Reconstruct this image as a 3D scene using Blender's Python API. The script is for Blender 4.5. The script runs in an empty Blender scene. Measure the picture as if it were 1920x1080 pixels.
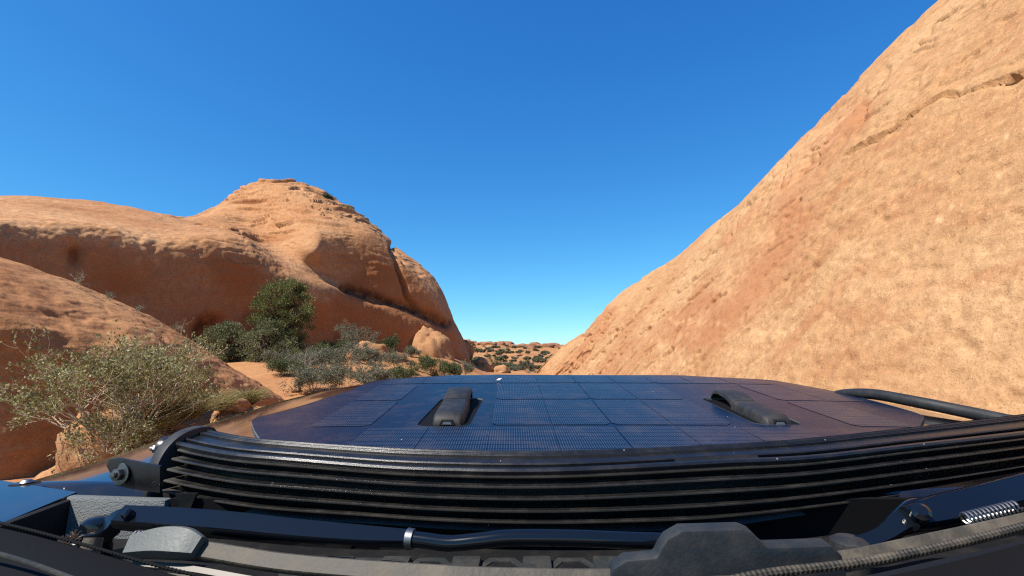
import bpy, math, random
import numpy as np
from mathutils import Vector, Matrix
from mathutils.geometry import delaunay_2d_cdt

random.seed(7)
RNG = np.random.default_rng(11)
scene = bpy.context.scene
COL = scene.collection

# ------------------------------------------------------------------ camera
F = 960.0                      # focal length in pixels of the 1920 px wide photograph
PITCH = math.atan(120 / F)
CZ = 1.70                      # eye height over the track
cam_data = bpy.data.cameras.new('camera')
cam_data.sensor_width = 36.0
cam_data.lens = 18.0
cam_data.clip_start = 0.02
cam_data.clip_end = 5000
cam = bpy.data.objects.new('camera', cam_data)
COL.objects.link(cam)
cam.location = (0, 0, CZ)
cam.rotation_euler = (math.pi / 2 + PITCH, 0, 0)
scene.camera = cam

# ------------------------------------------------------------------ sky and sun
SUN_TO = Vector((-0.50, -0.33, 0.80)).normalized()      # direction towards the sun
elev = math.asin(SUN_TO.z)
azim = math.atan2(SUN_TO.x, SUN_TO.y)                   # clockwise from +Y
world = bpy.data.worlds.new('World')
scene.world = world
world.use_nodes = True
wn, wl = world.node_tree.nodes, world.node_tree.links
wn.clear()
sky = wn.new('ShaderNodeTexSky')
sky.sky_type = 'NISHITA'
sky.sun_disc = False
sky.sun_elevation = elev
sky.sun_rotation = azim
sky.altitude = 1400
sky.air_density = 1.0
sky.dust_density = 0.1
sky.ozone_density = 3.0
# the film's colour response to the sky: one smooth power curve per channel
sep = wn.new('ShaderNodeSeparateColor'); comb = wn.new('ShaderNodeCombineColor')
wl.new(sky.outputs[0], sep.inputs[0])
for ch, (power, gain) in enumerate(((1.3679, 0.2325), (0.9675, 0.8039), (0.6145, 1.8901))):
    pw = wn.new('ShaderNodeMath'); pw.operation = 'POWER'; pw.inputs[1].default_value = power
    mu = wn.new('ShaderNodeMath'); mu.operation = 'MULTIPLY'; mu.inputs[1].default_value = gain
    wl.new(sep.outputs[ch], pw.inputs[0]); wl.new(pw.outputs[0], mu.inputs[0]); wl.new(mu.outputs[0], comb.inputs[ch])
bg = wn.new('ShaderNodeBackground')
bg.inputs['Strength'].default_value = 0.10
out = wn.new('ShaderNodeOutputWorld')
wl.new(comb.outputs[0], bg.inputs['Color'])
wl.new(bg.outputs[0], out.inputs['Surface'])

sun_data = bpy.data.lights.new('sun', 'SUN')
sun_data.energy = 4.9
sun_data.angle = math.radians(0.5)
sun_data.color = (1.0, 0.94, 0.85)
sun = bpy.data.objects.new('sun', sun_data)
COL.objects.link(sun)
sun.rotation_euler = (-SUN_TO).to_track_quat('-Z', 'Y').to_euler()
sun.location = (0, 0, 40)

scene.view_settings.view_transform = 'Standard'
scene.view_settings.look = 'None'
scene.view_settings.exposure = 0.80
scene.view_settings.gamma = 1.0
scene.cycles.max_bounces = 6
scene.cycles.use_denoising = False
scene.cycles.filter_width = 1.25

# ------------------------------------------------------------------ helpers
cp, sp = math.cos(PITCH), math.sin(PITCH)
def ray(px, py):
    dx, dz = (px - 960) / F, (540 - py) / F
    return np.array([dx, cp - dz * sp, sp + dz * cp])
def at(px, py, y):             # world point on the sight line of a photo pixel, y metres ahead
    r = ray(px, py)
    p = r * (y / r[1])
    p[2] += CZ
    return p
def atz(px, py, z):            # the same, z metres relative to the eye
    r = ray(px, py)
    p = r * (z / r[2])
    p[2] += CZ
    return p
def V(p): return Vector((float(p[0]), float(p[1]), float(p[2])))

_h = np.random.default_rng(5)
_PERM = np.concatenate([_h.permutation(256)] * 2).astype(np.int32)
_GRAD = _h.normal(size=(256, 3)); _GRAD = (_GRAD / np.linalg.norm(_GRAD, axis=1, keepdims=True)).astype(np.float32)
def vnoise(P, seed=0):         # gradient noise, P (n,3) -> about -1..1
    P = np.asarray(P, dtype=np.float64) + np.array([17.3, 5.1, 9.7]) * (seed % 61)
    fl = np.floor(P)
    I = (fl.astype(np.int64) & 255).astype(np.int32)
    Fr = (P - fl).astype(np.float32)
    U = Fr * Fr * Fr * (Fr * (Fr * 6 - 15) + 10)
    res = np.zeros(len(P), np.float32)
    for cx in (0, 1):
        hx = _PERM[(I[:, 0] + cx) & 255]; wx = U[:, 0] if cx else 1 - U[:, 0]
        for cy in (0, 1):
            hy = _PERM[hx + ((I[:, 1] + cy) & 255)]; wy = wx * (U[:, 1] if cy else 1 - U[:, 1])
            for cz in (0, 1):
                g = _GRAD[_PERM[hy + ((I[:, 2] + cz) & 255)]]
                res += wy * (U[:, 2] if cz else 1 - U[:, 2]) * (g[:, 0] * (Fr[:, 0] - cx) + g[:, 1] * (Fr[:, 1] - cy) + g[:, 2] * (Fr[:, 2] - cz))
    return res * 1.5
def fbm(P, scale, octv=4, seed=0, gain=0.5, stretch=(1, 1, 1)):
    P = np.asarray(P) * np.asarray(stretch)
    r = 0; a = 1.0; s = scale
    for o in range(octv):
        r = r + a * vnoise(P * s + 13.7 * o, seed + o)
        a *= gain; s *= 2.03
    return r
def sstep(a, b, x):
    t = np.clip((np.asarray(x, dtype=float) - a) / (b - a), 0, 1)
    return t * t * (3 - 2 * t)

def link(o, parent=None):
    COL.objects.link(o)
    if parent is not None:
        o.parent = parent
    return o
def tag(o, label=None, cat=None, group=None, kind=None):
    if label: o['label'] = label
    if cat: o['category'] = cat
    if group: o['group'] = group
    if kind: o['kind'] = kind
    return o
def np_mesh(name, verts, faces, smooth=True):
    """fast mesh from arrays; faces is (m,k) with one k"""
    me = bpy.data.meshes.new(name)
    verts = np.asarray(verts, dtype=np.float32); faces = np.asarray(faces, dtype=np.int32)
    n, k = faces.shape
    me.vertices.add(len(verts)); me.vertices.foreach_set('co', verts.ravel())
    me.loops.add(n * k); me.loops.foreach_set('vertex_index', faces.ravel())
    me.polygons.add(n)
    me.polygons.foreach_set('loop_start', np.arange(0, n * k, k, dtype=np.int32))
    me.polygons.foreach_set('loop_total', np.full(n, k, dtype=np.int32))
    me.polygons.foreach_set('use_smooth', np.full(n, smooth, dtype=bool))
    me.update(calc_edges=True)
    me.validate()
    return me
def obj(name, me, mat, parent=None):
    o = bpy.data.objects.new(name, me)
    if mat is not None and len(me.materials) == 0:
        me.materials.append(mat)
    return link(o, parent)
def empty(name, loc=(0, 0, 0), parent=None):
    o = bpy.data.objects.new(name, None)
    o.location = loc
    o.empty_display_size = 0.1
    return link(o, parent)

def grid_faces(nr, nc, close=False):
    r, c = np.meshgrid(np.arange(nr - 1), np.arange(nc if close else nc - 1), indexing='ij')
    c2 = (c + 1) % nc
    return np.stack([r * nc + c, r * nc + c2, (r + 1) * nc + c2, (r + 1) * nc + c], -1).reshape(-1, 4)
def crom(C, n):                # Catmull-Rom through rows of C (k,...) -> n samples
    C = np.asarray(C, dtype=float)
    k = len(C)
    t = np.linspace(0, k - 1, n)
    i = np.minimum(t.astype(int), k - 2); f = (t - i).reshape((-1,) + (1,) * (C.ndim - 1))
    g = lambda j: C[np.clip(j, 0, k - 1)]
    p0, p1, p2, p3 = g(i - 1), g(i), g(i + 1), g(i + 2)
    return 0.5 * (2 * p1 + (p2 - p0) * f + (2 * p0 - 5 * p1 + 4 * p2 - p3) * f ** 2 + (3 * p1 - p0 - 3 * p2 + p3) * f ** 3)
def grid_normals(G):
    du = np.gradient(G, axis=1); dv = np.gradient(G, axis=0)
    n = np.cross(du, dv)
    return n / np.maximum(np.linalg.norm(n, axis=2, keepdims=True), 1e-9)

# polygonal solids for the vehicle's parts -------------------------------
class MB:
    def __init__(s): s.v = []; s.f = []
    def add(s, vs, fs):
        b = len(s.v); s.v += [tuple(float(c) for c in v) for v in vs]; s.f += [tuple(i + b for i in f) for f in fs]
        return s
    def loft(s, rings, close=True, caps=True):
        n = len(rings[0]); b = len(s.v)
        for r in rings: s.v += [tuple(float(c) for c in v) for v in r]
        for i in range(len(rings) - 1):
            for j in range(n if close else n - 1):
                k = (j + 1) % n
                s.f.append((b + i * n + j, b + i * n + k, b + (i + 1) * n + k, b + (i + 1) * n + j))
        if caps and close:
            s.f.append(tuple(b + j for j in reversed(range(n))))
            s.f.append(tuple(b + (len(rings) - 1) * n + j for j in range(n)))
        return s
    def tube(s, path, r, n=10, caps=True, flat=1.0, up=(0, 0, 1)):
        path = [np.asarray(p, float) for p in path]
        rr = r if hasattr(r, '__len__') else [r] * len(path)
        rings = []
        for i, p in enumerate(path):
            t = path[min(i + 1, len(path) - 1)] - path[max(i - 1, 0)]
            t = t / np.linalg.norm(t)
            u = np.asarray(up, float)
            if abs(t @ u) > .95: u = np.array([1., 0, 0])
            a = np.cross(t, u); a /= np.linalg.norm(a); b = np.cross(a, t)
            rings.append([p + rr[i] * (math.cos(q) * a + flat * math.sin(q) * b) for q in [2 * math.pi * j / n for j in range(n)]])
        return s.loft(rings, True, caps)
    def prism(s, poly, d):     # polygon of 3D points extruded along d
        poly = [np.asarray(p, float) for p in poly]; d = np.asarray(d, float); n = len(poly); b = len(s.v)
        s.v += [tuple(p) for p in poly] + [tuple(p + d) for p in poly]
        s.f.append(tuple(b + i for i in range(n))); s.f.append(tuple(b + n + i for i in reversed(range(n))))
        for i in range(n):
            j = (i + 1) % n
            s.f.append((b + i, b + n + i, b + n + j, b + j))
        return s
    def build(s, name, mat, parent=None, smooth=True, bevel=0.0, ang=35):
        me = bpy.data.meshes.new(name)
        me.from_pydata(s.v, [], s.f); me.validate()
        import bmesh
        bm = bmesh.new(); bm.from_mesh(me); bmesh.ops.recalc_face_normals(bm, faces=bm.faces)
        if bevel > 0:
            es = [e for e in bm.edges if len(e.link_faces) == 2 and e.calc_face_angle(0) > math.radians(ang)]
            try: bmesh.ops.bevel(bm, geom=es, offset=bevel, segments=2, profile=.6, affect='EDGES')
            except Exception: pass
        for fc in bm.faces: fc.smooth = smooth
        for e in bm.edges:
            if len(e.link_faces) == 2 and e.calc_face_angle(0) > math.radians(ang): e.smooth = False
        bm.to_mesh(me); bm.free()
        return obj(name, me, mat, parent)
def ring_arc(c, a, b, n, r, r2=None):
    r2 = r if r2 is None else r2
    return [np.asarray(c) + r * math.cos(2 * math.pi * i / n) * np.asarray(a) + r2 * math.sin(2 * math.pi * i / n) * np.asarray(b) for i in range(n)]

# ------------------------------------------------------------------ materials
class Nodes:
    def __init__(s, name):
        s.m = bpy.data.materials.new(name); s.m.use_nodes = True
        s.t = s.m.node_tree; s.t.nodes.clear()
        s.o = s.t.nodes.new('ShaderNodeOutputMaterial')
        s.b = s.t.nodes.new('ShaderNodeBsdfPrincipled')
        s.t.links.new(s.b.outputs[0], s.o.inputs[0])
    def n(s, typ, **kw):
        x = s.t.nodes.new(typ)
        for k, v in kw.items(): setattr(x, k, v)
        return x
    def set(s, node, key, v):
        if hasattr(v, 'is_linked') or hasattr(v, 'links'): s.t.links.new(v, node.inputs[key])
        else: node.inputs[key].default_value = v
    def P(s, **kw):
        for k, v in kw.items(): s.set(s.b, k.replace('_', ' '), v)
    def noise(s, vec, scale, detail=4, rough=.55, dist=0.0):
        x = s.n('ShaderNodeTexNoise'); s.set(x, 'Vector', vec); s.set(x, 'Scale', scale); s.set(x, 'Detail', detail); s.set(x, 'Roughness', rough); s.set(x, 'Distortion', dist)
        return x.outputs['Fac']
    def voro(s, vec, scale, feature='F1'):
        x = s.n('ShaderNodeTexVoronoi', feature=feature); s.set(x, 'Vector', vec); s.set(x, 'Scale', scale)
        return x.outputs['Distance']
    def coords(s, kind='Object'): return s.n('ShaderNodeTexCoord').outputs[kind]
    def mapping(s, vec, scale=(1, 1, 1), rot=(0, 0, 0)):
        x = s.n('ShaderNodeMapping'); s.set(x, 'Vector', vec); x.inputs['Scale'].default_value = scale; x.inputs['Rotation'].default_value = rot
        return x.outputs[0]
    def ramp(s, fac, stops):
        x = s.n('ShaderNodeValToRGB'); s.set(x, 'Fac', fac)
        e = x.color_ramp.elements
        while len(e) < len(stops): e.new(.5)
        for i, (p, c) in enumerate(stops):
            e[i].position = p; e[i].color = (c, c, c, 1) if not hasattr(c, '__len__') else tuple(c) + (1,)
        return x.outputs['Color']
    def mix(s, fac, a, b, blend='MIX'):
        x = s.n('ShaderNodeMix', data_type='RGBA', blend_type=blend)
        s.set(x, 0, fac)
        for i, v in ((6, a), (7, b)):
            if hasattr(v, '__len__') and not hasattr(v, 'links'): v = tuple(v) + (1,) if len(v) == 3 else v
            s.set(x, i, v)
        return x.outputs[2]
    def math(s, op, a, b=0.0, c=0.0, clamp=False):
        x = s.n('ShaderNodeMath', operation=op, use_clamp=clamp); s.set(x, 0, a); s.set(x, 1, b); s.set(x, 2, c)
        return x.outputs[0]
    def bump(s, h, strength, dist, prev=None):
        x = s.n('ShaderNodeBump'); s.set(x, 'Height', h); s.set(x, 'Strength', strength); s.set(x, 'Distance', dist)
        if prev is not None: s.set(x, 'Normal', prev)
        return x.outputs[0]
    def attr(s, name): return s.n('ShaderNodeAttribute', attribute_name=name).outputs['Fac']

def rock_material(name, pale, mid, red, k=1.0, pit=1.0, darkmark_col=(.045, .028, .02), tone=(1, 1, 1)):
    pale, mid, red = [tuple(v * t for v, t in zip(c, tone)) for c in (pale, mid, red)]
    N = Nodes(name); co = N.coords()
    big = N.noise(co, .22 * k, 5, .6)
    med = N.noise(co, 1.3 * k, 6, .65, .4)
    fine = N.noise(co, 7 * k, 5, .7)
    grit = N.noise(co, 38 * k, 3, .6)
    streak = N.noise(N.mapping(co, (.35 * k, .35 * k, 1.6 * k), (.35, .2, .3)), 1.2, 6, .6, .6)
    c = N.mix(N.ramp(big, [(.36, 0), (.64, 1)]), mid, pale)
    c = N.mix(N.math('MULTIPLY', N.ramp(streak, [(.50, 0), (.68, 1)]), .75), c, red)
    c = N.mix(N.math('MULTIPLY', N.ramp(med, [(.35, 1), (.55, 0)]), .55), c, mid)
    c = N.mix(N.math('MULTIPLY', N.ramp(fine, [(.38, 1), (.56, 0)]), .38), c, tuple(v * .62 for v in mid))
    c = N.mix(N.math('MULTIPLY', N.ramp(fine, [(.58, 0), (.72, 1)]), .40), c, tuple(min(1, v * 1.25) for v in pale))
    c = N.mix(N.math('MULTIPLY', N.ramp(grit, [(.34, 1), (.47, 0)]), .42), c, tuple(v * .5 for v in mid))
    fl = N.noise(co, 17 * k, 4, .7, .5)
    c = N.mix(N.math('MULTIPLY', N.ramp(fl, [(.60, 0), (.66, 1)]), .45 * pit), c, tuple(min(1, v * 1.3) for v in pale))
    c = N.mix(N.math('MULTIPLY', N.ramp(fl, [(.33, 1), (.39, 0)]), .55 * pit), c, tuple(v * .48 for v in mid))
    dk = N.noise(N.mapping(co, (2.2 * k, 2.2 * k, .7 * k), (.5, .4, .2)), 2.0, 5, .7, .8)
    c = N.mix(N.math('MULTIPLY', N.ramp(dk, [(.62, 0), (.70, 1)]), .40 * min(1, pit * pit)), c, tuple(v * .62 for v in red))
    c = N.mix(N.attr('red'), c, red)
    c = N.mix(N.attr('palemark'), c, tuple(min(1, v * 1.2) for v in pale))
    st = N.math('MULTIPLY', N.attr('darkmark'), N.ramp(N.noise(co, 3.0 * k, 5, .65), [(.32, .25), (.55, 1)]))
    c = N.mix(st, c, darkmark_col)
    b = N.bump(med, .35, .07 / k)
    b = N.bump(fine, .5 * pit, .04 / k, b)
    b = N.bump(N.ramp(N.voro(co, 5.5 * k), [(.0, 0), (.35, 1)]), .18 * pit, .03 / k, b)
    b = N.bump(grit, .35, .014 / k, b)
    N.P(Base_Color=c, Roughness=.93, Specular_IOR_Level=.12, Normal=b)
    return N.m

M_RIGHT = rock_material('sandstone_right', (.70, .435, .228), (.585, .325, .155), (.50, .228, .108), 1.0, 1.3, tone=(.64, .63, .61))
M_DOME = rock_material('sandstone_dome', (.57, .335, .185), (.43, .215, .105), (.34, .135, .055), .55, 1.0, tone=(.82, .79, .72))
M_FIN = rock_material('sandstone_fin', (.48, .265, .135), (.39, .19, .09), (.33, .145, .065), 1.3, .6, tone=(.84, .80, .72))
M_BOULDER = rock_material('sandstone_boulder', (.55, .315, .165), (.45, .235, .115), (.36, .165, .08), 1.6, 1.1, tone=(.72, .70, .66))
M_MESA = rock_material('mesa_rock', (.45, .24, .14), (.36, .165, .095), (.27, .11, .065), .25, 1.0, tone=(.72, .70, .66))

def sand_material():
    N = Nodes('sand'); co = N.coords()
    c = N.mix(N.noise(co, .35, 6, .6), (.50, .24, .10), (.62, .34, .16))
    c = N.mix(N.ramp(N.noise(co, .09, 6, .7), [(.44, 0), (.58, .85)]), c, (.42, .185, .09))
    c = N.mix(N.math('MULTIPLY', N.ramp(N.noise(co, 6, 4, .6), [(.3, 1), (.5, 0)]), .4), c, (.32, .15, .07))
    b = N.bump(N.noise(co, 2.2, 5, .6), .5, .12)
    b = N.bump(N.noise(co, 14, 4, .6), .5, .03, b)
    c = N.mix(1.0, c, (.66, .64, .60), 'MULTIPLY')
    N.P(Base_Color=c, Roughness=.95, Specular_IOR_Level=.1, Normal=b)
    return N.m
M_SAND = sand_material()

def leaf_material(name, dark, light, tip=None, rough=.6):
    N = Nodes(name)
    dark, light = [tuple(v * .72 for v in q) for q in (dark, light)]
    if tip: tip = tuple(v * .72 for v in tip)
    r = N.n('ShaderNodeNewGeometry').outputs['Random Per Island']
    c = N.mix(r, dark, light)
    if tip: c = N.mix(N.ramp(r, [(.8, 0), (.86, 1)]), c, tip)
    N.P(Base_Color=c, Roughness=rough, Specular_IOR_Level=.25)
    tr = N.n('ShaderNodeBsdfTranslucent'); N.set(tr, 'Color', c)
    mx = N.n('ShaderNodeMixShader'); mx.inputs[0].default_value = .22
    N.t.links.new(N.b.outputs[0], mx.inputs[1]); N.t.links.new(tr.outputs[0], mx.inputs[2]); N.t.links.new(mx.outputs[0], N.o.inputs[0])
    return N.m
M_JUN = leaf_material('juniper_leaf', (.06, .075, .022), (.32, .33, .11))
M_JUN2 = leaf_material('blue_juniper_leaf', (.09, .105, .045), (.36, .37, .18))
M_SAGE = leaf_material('sage_leaf', (.13, .135, .085), (.27, .26, .17))
M_OLIVE = leaf_material('olive_leaf', (.06, .085, .028), (.15, .17, .06))
M_SCRUB = leaf_material('scrub_leaf', (.10, .11, .05), (.22, .21, .10))
M_SHRUB = leaf_material('shrub_leaf', (.14, .155, .045), (.38, .38, .14), (.52, .48, .27))
M_STRAW = leaf_material('straw_blade', (.30, .26, .09), (.60, .50, .22))
def bark_material(name, a, b):
    N = Nodes(name); co = N.coords()
    a, b = tuple(v * .72 for v in a), tuple(v * .72 for v in b)
    N.P(Base_Color=N.mix(N.noise(co, 9, 3), a, b), Roughness=.9, Specular_IOR_Level=.15)
    return N.m
M_TWIG = bark_material('pale_twig', (.40, .31, .20), (.68, .58, .43))
M_DEAD = bark_material('dead_twig', (.34, .29, .23), (.55, .50, .42))
M_BARK = bark_material('juniper_bark', (.10, .065, .04), (.22, .16, .11))

# vehicle materials
def specks(N, co, c, scale, size, col=(.6, .52, .44)):
    v = N.n('ShaderNodeTexVoronoi'); N.set(v, 'Vector', co); N.set(v, 'Scale', scale)
    w = N.n('ShaderNodeTexWhiteNoise'); N.set(w, 'Vector', v.outputs['Position'])
    keep = N.math('GREATER_THAN', w.outputs['Value'], .86)
    return N.mix(N.math('MULTIPLY', N.math('LESS_THAN', v.outputs['Distance'], size), keep), c, col)
def paint_material():
    N = Nodes('black_paint'); co = N.coords()
    dust = N.ramp(N.noise(co, 9, 6, .7), [(.42, 0), (.75, 1)])
    c = N.mix(N.math('MULTIPLY', dust, .10), (.006, .006, .008), (.20, .12, .07))
    c = specks(N, co, c, 26, .038, (.42, .37, .31))
    N.P(Base_Color=c, Roughness=N.math('ADD', N.math('MULTIPLY', dust, .08), .06), Specular_IOR_Level=.5, Coat_Weight=.6, Coat_Roughness=.05)
    return N.m
M_PAINT = paint_material()
def plastic_material(name, col, rough, grain=0.0, gs=600, dusty=.0, spec=.4):
    col = tuple(v * .65 for v in col); dusty *= .65
    N = Nodes(name); co = N.coords()
    d = N.ramp(N.noise(co, 26, 6, .7), [(.45, 0), (.72, 1)])
    c = N.mix(N.math('MULTIPLY', d, dusty), col, (.30, .24, .17))
    if name in ('anodised_black', 'finned_black', 'dusty_blade'): c = specks(N, co, c, 70, .08, (.22, .19, .15))
    N.P(Base_Color=c, Roughness=N.math('ADD', N.math('MULTIPLY', d, .15 if dusty > .01 else .0), rough), Specular_IOR_Level=spec)
    if grain > 0: N.P(Normal=N.bump(N.noise(co, gs, 2, .5), grain, .0015))
    return N.m
M_BAR = plastic_material('anodised_black', (.012, .012, .013), .30, .12, 900, .05, .5)
M_FIN_METAL = plastic_material('finned_black', (.012, .012, .012), .24, .15, 700, .10, .5)
def edge_glint(mat, lo, hi, col):
    N = mat.node_tree; b = [n for n in N.nodes if n.type == 'BSDF_PRINCIPLED'][0]
    src = b.inputs['Base Color'].links[0].from_socket
    g = N.nodes.new('ShaderNodeNewGeometry'); r = N.nodes.new('ShaderNodeMapRange'); r.inputs[1].default_value = lo; r.inputs[2].default_value = hi
    m_ = N.nodes.new('ShaderNodeMix'); m_.data_type = 'RGBA'; m_.inputs[7].default_value = col + (1,)
    N.links.new(g.outputs['Pointiness'], r.inputs[0]); N.links.new(r.outputs[0], m_.inputs[0]); N.links.new(src, m_.inputs[6]); N.links.new(m_.outputs[2], b.inputs['Base Color'])
edge_glint(M_FIN_METAL, .55, .70, (.17, .155, .13))  # fin edges painted lighter to stand in for their glints
M_RUBBER = plastic_material('black_rubber', (.020, .021, .023), .55, .3, 500, .12, .35)
M_DARK = plastic_material('dark_tray', (.008, .008, .009), .7, .2, 400, .05, .2)
M_BLACK = plastic_material('matt_black', (.004, .004, .005), .8, .1, 300, .0, .15)
M_COWL = plastic_material('grained_grey_plastic', (.17, .18, .175), .6, 1.0, 520, .15, .3)
M_ARM = plastic_material('satin_black_arm', (.006, .008, .012), .13, .0, 600, .0, .5)
M_CONN = plastic_material('dusty_blue_rubber', (.018, .024, .030), .6, .25, 300, .10, .3)
M_BLADE = plastic_material('dusty_blade', (.075, .066, .05), .6, .3, 240, .5, .3)
M_RIB = plastic_material('dusty_rib', (.03, .026, .02), .6, .3, 240, .4, .3)
M_GRILLE = plastic_material('cowl_grille', (.030, .034, .034), .6, .4, 400, .18, .3)
M_CAPGREY = plastic_material('blade_end_cap', (.12, .135, .13), .5, .2, 300, .25, .3)
def metal_material(name, col, rough):
    N = Nodes(name); N.P(Base_Color=col + (1,), Metallic=1.0, Roughness=rough); return N.m
M_STEEL = metal_material('bare_steel', (.26, .255, .25), .42)
M_RAIL = metal_material('blade_steel', (.09, .085, .08), .5)
M_BOLT = metal_material('dark_bolt', (.16, .15, .14), .38)
def panel_material(name, col, cell=False):
    N = Nodes(name); co = N.coords()
    c = col
    if cell:
        s = N.n('ShaderNodeSeparateXYZ'); N.set(s, 0, co)
        fx = N.math('FRACT', N.math('MULTIPLY', s.outputs[0], 1 / .0042))
        fy = N.math('FRACT', N.math('MULTIPLY', s.outputs[1], 1 / .0255))
        dash = N.math('GREATER_THAN', N.math('ABSOLUTE', N.math('SUBTRACT', fx, .5)), .36)
        bus = N.math('GREATER_THAN', N.math('ABSOLUTE', N.math('SUBTRACT', fy, .5)), .41)
        v = N.ramp(N.noise(co, 6, 3), [(.3, .7), (.7, 1)])
        c = N.mix(N.math('MULTIPLY', dash, v), col, (.042, .056, .088))
        c = N.mix(bus, c, (.004, .006, .014))
    dust = N.ramp(N.noise(co, 14, 6, .7), [(.48, 0), (.8, 1)])
    c = N.mix(N.math('MULTIPLY', dust, .16), c, (.20, .12, .07))
    c = specks(N, co, c, 24, .03, (.45, .42, .38))
    N.P(Base_Color=c, Roughness=.28, IOR=1.13, Specular_IOR_Level=.5, Normal=N.bump(N.noise(co, 260, 2), .12, .001))
    return N.m
M_PANEL = panel_material('panel_film', (.0055, .0105, .028))
M_CELL = panel_material('solar_cell', (.005, .010, .028), True)
def sheet_edge():
    N = Nodes('panel_edge'); N.P(Base_Color=(.10, .11, .11, 1), Roughness=.5); return N.m
M_EDGE = sheet_edge()
N_ = Nodes('petal'); N_.P(Base_Color=(.75, .55, .5, 1), Roughness=.7); M_PETAL = N_.m
N_ = Nodes('nozzle_lens'); N_.P(Base_Color=(.25, .3, .34, 1), Roughness=.15, Metallic=.6); M_LENS = N_.m

# ------------------------------------------------------------------ terrain
def ground_z(x, y):
    x = np.asarray(x, float); y = np.asarray(y, float)
    P = np.stack([x, y, np.zeros_like(x)], -1).reshape(-1, 3)
    n1 = fbm(P, .18, 4, 3).reshape(x.shape); n2 = fbm(P, .9, 4, 5).reshape(x.shape)
    z = .15 * sstep(1.6, 5.2, -x) + .70 * sstep(1.6, 5.2, -x) * sstep(11, 17, y) + .55 * sstep(3.2, 9, -x) * sstep(12, 26, y) * (1 - sstep(44, 60, y))
    z = z + .45 * sstep(28, 39, y) * sstep(1.2, 4.5, -x) * (1 - sstep(44, 60, y))
    far = np.interp(y, [-400, 42, 60, 85, 150, 232, 262, 420, 900, 4000], [0, 0, -.9, -.9, .7, 4.2, 4.6, 3.0, 0, -30])
    trk = sstep(.4, 1.6, np.abs(x)) + sstep(60, 80, y)
    z = z + far + n1 * (.10 + .5 * sstep(60, 200, y)) * np.clip(trk + .3, 0, 1) + n2 * (.045 + .12 * sstep(50, 120, y)) * np.clip(trk + .25, 0, 1)
    return z
def gz(x, y): return float(ground_z(np.array([x]), np.array([y]))[0])
xs = np.unique(np.concatenate([np.linspace(-12, 12, 200), np.linspace(-60, 60, 160), -np.geomspace(60, 3000, 40), np.geomspace(60, 3000, 40)]))
ys = np.unique(np.concatenate([np.linspace(-6, 48, 260), np.linspace(48, 280, 240), np.geomspace(280, 4000, 40), -np.geomspace(6, 1500, 30)]))
XX, YY = np.meshgrid(xs, ys)
me = np_mesh('ground', np.stack([XX, YY, ground_z(XX, YY)], -1).reshape(-1, 3), grid_faces(len(ys), len(xs)))
tag(obj('ground', me, M_SAND), 'orange sandy ground of the wash with the track', 'ground', kind='structure')

def set_attr(me, name, vals):
    a = me.attributes.new(name, 'FLOAT', 'POINT')
    a.data.foreach_set('value', np.asarray(vals, np.float32))
def seg_dist(px, py, pts):     # distance in pixels from a polyline
    d = np.full(px.shape, 1e9)
    for (x0, y0), (x1, y1) in zip(pts[:-1], pts[1:]):
        L2 = (x1 - x0) ** 2 + (y1 - y0) ** 2
        t = np.clip(((px - x0) * (x1 - x0) + (py - y0) * (y1 - y0)) / L2, 0, 1)
        d = np.minimum(d, np.hypot(px - x0 - t * (x1 - x0), py - y0 - t * (y1 - y0)))
    return d
def project(G):
    p = G.reshape(-1, 3) - np.array([0, 0, CZ])
    w = p[:, 1] * cp + p[:, 2] * sp
    w = np.where(w < .3, .3, w)
    v = -p[:, 1] * sp + p[:, 2] * cp
    return 960 + F * p[:, 0] / w, 540 - F * v / w

def rock_sheet(name, rows, nu, nv, mat, disp, attrs=None):
    C = np.array(rows)                       # (rows, cols, 3)
    G = crom(C, nv)
    G = np.swapaxes(crom(np.swapaxes(G, 0, 1), nu), 0, 1)
    nrm = grid_normals(G)
    view = np.array([0, 0, CZ]) - G
    if np.mean(np.sum(nrm * view, -1)[nv // 3:]) < 0: nrm = -nrm
    px, py = project(G)
    d = disp(G.reshape(-1, 3), px, py, np.repeat(np.linspace(0, 1, nv), nu))
    H = G.reshape(-1, 3) + nrm.reshape(-1, 3) * d[:, None]
    me = np_mesh(name, H, grid_faces(nv, nu))
    at_ = attrs(G.reshape(-1, 3), px, py) if attrs else {}
    for k in ('darkmark', 'red', 'palemark'):
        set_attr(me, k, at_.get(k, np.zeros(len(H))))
    o = obj(name, me, mat)
    return o

# --- the big slickrock slope on the right
sil = [(2600, -900, 5), (2200, -420, 8), (1960, -165, 11), (1790, -18, 14), (1690, 85, 16.5), (1585, 188, 18.5), (1488, 297, 21.3), (1440, 345, 23), (1330, 433, 26),
       (1280, 477, 27.5), (1210, 518, 30), (1150, 566, 33), (1100, 620, 36), (1050, 654, 39), (1004, 702, 42)]
bas = [(4.6, -1), (4.4, 1.5), (4.2, 4), (4.1, 7), (4.0, 10), (3.9, 13), (3.8, 16), (3.7, 19), (3.6, 23), (3.5, 26), (3.4, 29), (3.2, 32), (2.9, 35), (2.5, 38), (1.95, 41.5)]
Srow = np.array([at(*s) for s in sil]); Brow = np.array([(x, y, -.35) for x, y in bas])
rr_ = Srow - np.array([0, 0, CZ]); rr_ /= np.linalg.norm(rr_, axis=1, keepdims=True)
rows = [Srow + rr_ * 16 + np.array([4, 0, -6.0]), Srow + rr_ * 4 + np.array([.6, 0, -.5]), Srow]
for s in (.8, .6, .4, .2):
    L = np.linalg.norm(Srow - Brow, axis=1)
    tl = np.gradient(Brow, axis=0); n = np.cross(tl, Srow - Brow); n /= np.linalg.norm(n, axis=1, keepdims=True)
    n = np.where((n[:, :1] > 0), -n, n)
    rows.append(Brow + (Srow - Brow) * s + n * (L * .075 * 4 * s * (1 - s))[:, None])
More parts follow.
